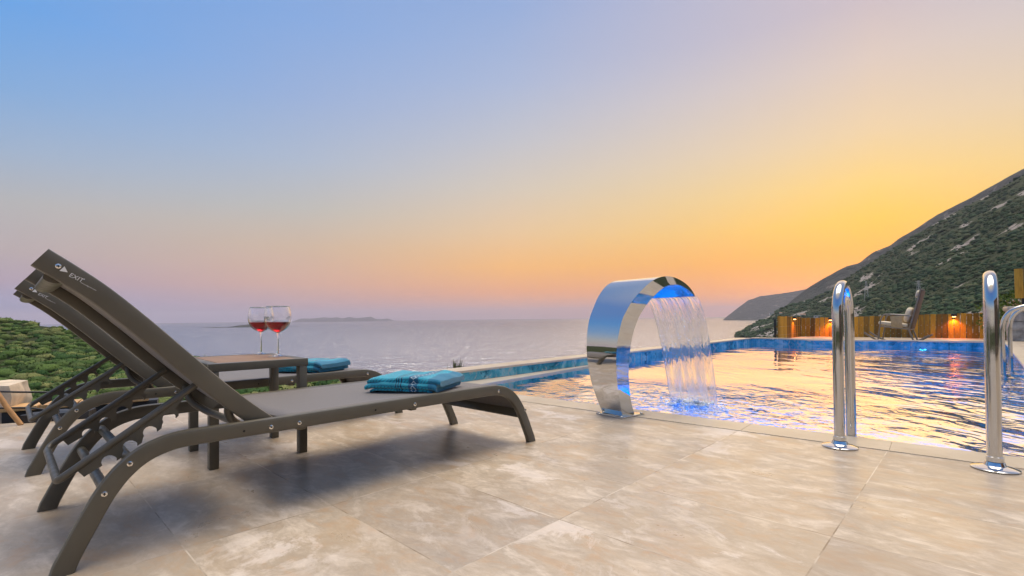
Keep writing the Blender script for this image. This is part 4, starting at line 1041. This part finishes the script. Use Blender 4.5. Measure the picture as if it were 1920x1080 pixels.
cn = empty('bamboo_cane', (0, 0, 0)); mb = MB(); mb.tube([(-3.00, 2.975, .0), (-3.07, 2.96, .11), (-3.22, 2.93, .38), (-3.35, 2.90, .62)], .0135, 12); mb.build('cane', m_brass_pole, cn)
tag(cn, 'tan wooden cane leaning at the far left terrace edge', 'cane')
for k, (pts, lab) in enumerate([([(-3.5, 3.1, .20), (-3.25, 3.17, .175), (-3.08, 3.26, .155), (-2.95, 3.36, .10), (-2.9, 3.45, -.1)], 'thin black cable lying over the top of the limestone blocks'), ([(-3.45, 2.98, .085), (-3.2, 3.06, .09), (-3.02, 3.12, .07), (-2.9, 3.2, .0), (-2.85, 3.3, -.15)], 'thin black cable running below the timber boards')]):
    mb = MB(); mb.tube(catmull(pts, 6), .006, 8); o = mb.build('black_cable', m_dark, smooth=60); tag(o, lab, 'cable')
mb = MB(); stone_block(mb, (0, 0, .06), (.34, .16, .14), Matrix.Rotation(radians(25), 3, 'Z'), 3, .02); o = mb.build('black_bag', m_dark, smooth=60); o.location = (-2.93, 3.16, -.08); tag(o, 'crumpled black bag beside the timber boards', 'bag')

# ------------------------------------------------------------------ pylons and houses on the mountainside
def ground_at(hill, px, y):
    az = az_of(px); tgt = (yh(px)-y)/912*cos(az); best = None
    for k in range(400):
        t = k/400; p = hill.pos(az, t); e = (p.z-.62)/math.hypot(p.x, p.y)
        if best is None or abs(e-tgt) < best[0]: best = (abs(e-tgt), p)
    return best[1]
m_pyl = simple('galvanised_steel', (.42, .42, .40), .6, .3)
def pylon(px, yb_, ht_px, label):
    p = ground_at(right, px, yb_); sc = ht_px/912*p.y; root = empty('power_pylon', p, random.random())
    mb = MB(); w0, w1 = sc*.13, sc*.035; r = sc*.009
    for a in range(4):
        c0 = Vector((cos(pi/4+a*pi/2), sin(pi/4+a*pi/2), 0)); c1 = Vector((cos(pi/4+(a+1)*pi/2), sin(pi/4+(a+1)*pi/2), 0))
        mb.tube([c0*w0, c0*w1+Z_*sc], r, 4)
        for k in range(6):
            f0, f1 = k/6, (k+1)/6; ra = w0+(w1-w0)*f0; rb = w0+(w1-w0)*f1
            mb.tube([c0*ra+Z_*sc*f0, c1*rb+Z_*sc*f1], r*.6, 4)
    mb.build('tower', m_pyl, root, smooth=0)
    for f, L_ in ((.97, .17), (.84, .22)):
        mb = MB(); mb.tube([(-sc*L_, 0, sc*f), (sc*L_, 0, sc*f)], r*1.1, 4); mb.build('crossarm', m_pyl, root, smooth=0)
    return tag(root, label, 'pylon', 'power pylons on the mountainside')
pylon(1625, 563, 36, 'faint lattice power pylon on the mountainside left of the rocking chair')
pylon(1723, 566, 40, 'lattice power pylon on the mountainside just above the rocking chair back')
m_hw = simple('white_render', (.62, .58, .52), .8); m_roof = simple('clay_roof', (.33, .19, .13), .85); m_win = simple('window_dark', (.03, .035, .04), .2)
def house(px, y, w_px, h_px, label, pitched):
    p = ground_at(right, px, y); s = p.y/912; w, h = w_px*s, h_px*s; root = empty('house', (p.x, p.y, p.z-.3), -az_of(px)+random.uniform(-.3, .3))
    mb = MB(); mb.box((0, 0, h*.2), (w, w*.6, h*1.6)); mb.build('walls', m_hw, root, smooth=0)
    mb = MB()
    if pitched: mb.prism([(-w*.54, -w*.36, h), (-w*.54, w*.36, h), (-w*.54, 0, h*1.45)], w*1.08, (1, 0, 0))
    else: mb.box((0, 0, h*1.04), (w*1.06, w*.66, h*.09))
    mb.build('roof', m_roof if pitched else m_hw, root, smooth=0)
    for k in range(3):
        mb = MB(); mb.box((-w*.3+k*w*.3, -w*.3-.02, h*.55), (w*.12, .1, h*.32)); mb.build('window', m_win, root, smooth=0)
    return tag(root, label, 'house', 'small houses on the mountainside')
house(1447, 589, 8, 2.4, 'white flat house at the foot of the ridge, above the short fence end', False)
house(1464, 590, 5, 3.4, 'tiny white house above the fence corner', True)
house(1505, 592.5, 9, 3.2, 'low stone house just over the fence left of the lit second lamp', True)
house(1536, 596, 17, 4.5, 'long flat-roofed white house showing just over the fence top', False)

# ------------------------------------------------------------------ villa behind the camera (seen only in the steel)
vl = empty('villa', (7.5, -7.5, 0), radians(12)); tag(vl, 'stone villa behind the photographer, mirrored in the steel rails', 'villa')
mb = MB(); mb.box((0, 0, 1.9), (11, 5, 3.8)); mb.build('walls', simple('villa_stone', (.20, .16, .12), .85, var=.3, nscale=2.), vl, smooth=0)
mb = MB(); mb.box((0, .1, 3.9), (11.6, 5.6, .2)); mb.build('roof', m_roof, vl, smooth=0)
for k in range(4):
    mb = MB(); mb.box((-4+k*2.6, 2.52, 1.2), (1.7, .06, 2.2)); mb.build('window', m_win, vl, smooth=0)

# ------------------------------------------------------------------ haze
m_haze = bpy.data.materials.new('haze_air'); m_haze.use_nodes = True; t = m_haze.node_tree; t.nodes.clear()
pv = N(t, 'ShaderNodeVolumePrincipled'); pv.inputs['Color'].default_value = (.84, .79, .93, 1); pv.inputs['Density'].default_value = .000065; pv.inputs['Anisotropy'].default_value = .2
oo = N(t, 'ShaderNodeOutputMaterial'); t.links.new(pv.outputs[0], oo.inputs['Volume'])
mb = MB(); mb.box((0, 0, 220), (52000, 52000, 522)); hz = mb.build('haze', m_haze, smooth=0); hz['kind'] = 'stuff'
tag(hz, 'thin evening haze over the sea and far hills', 'haze')
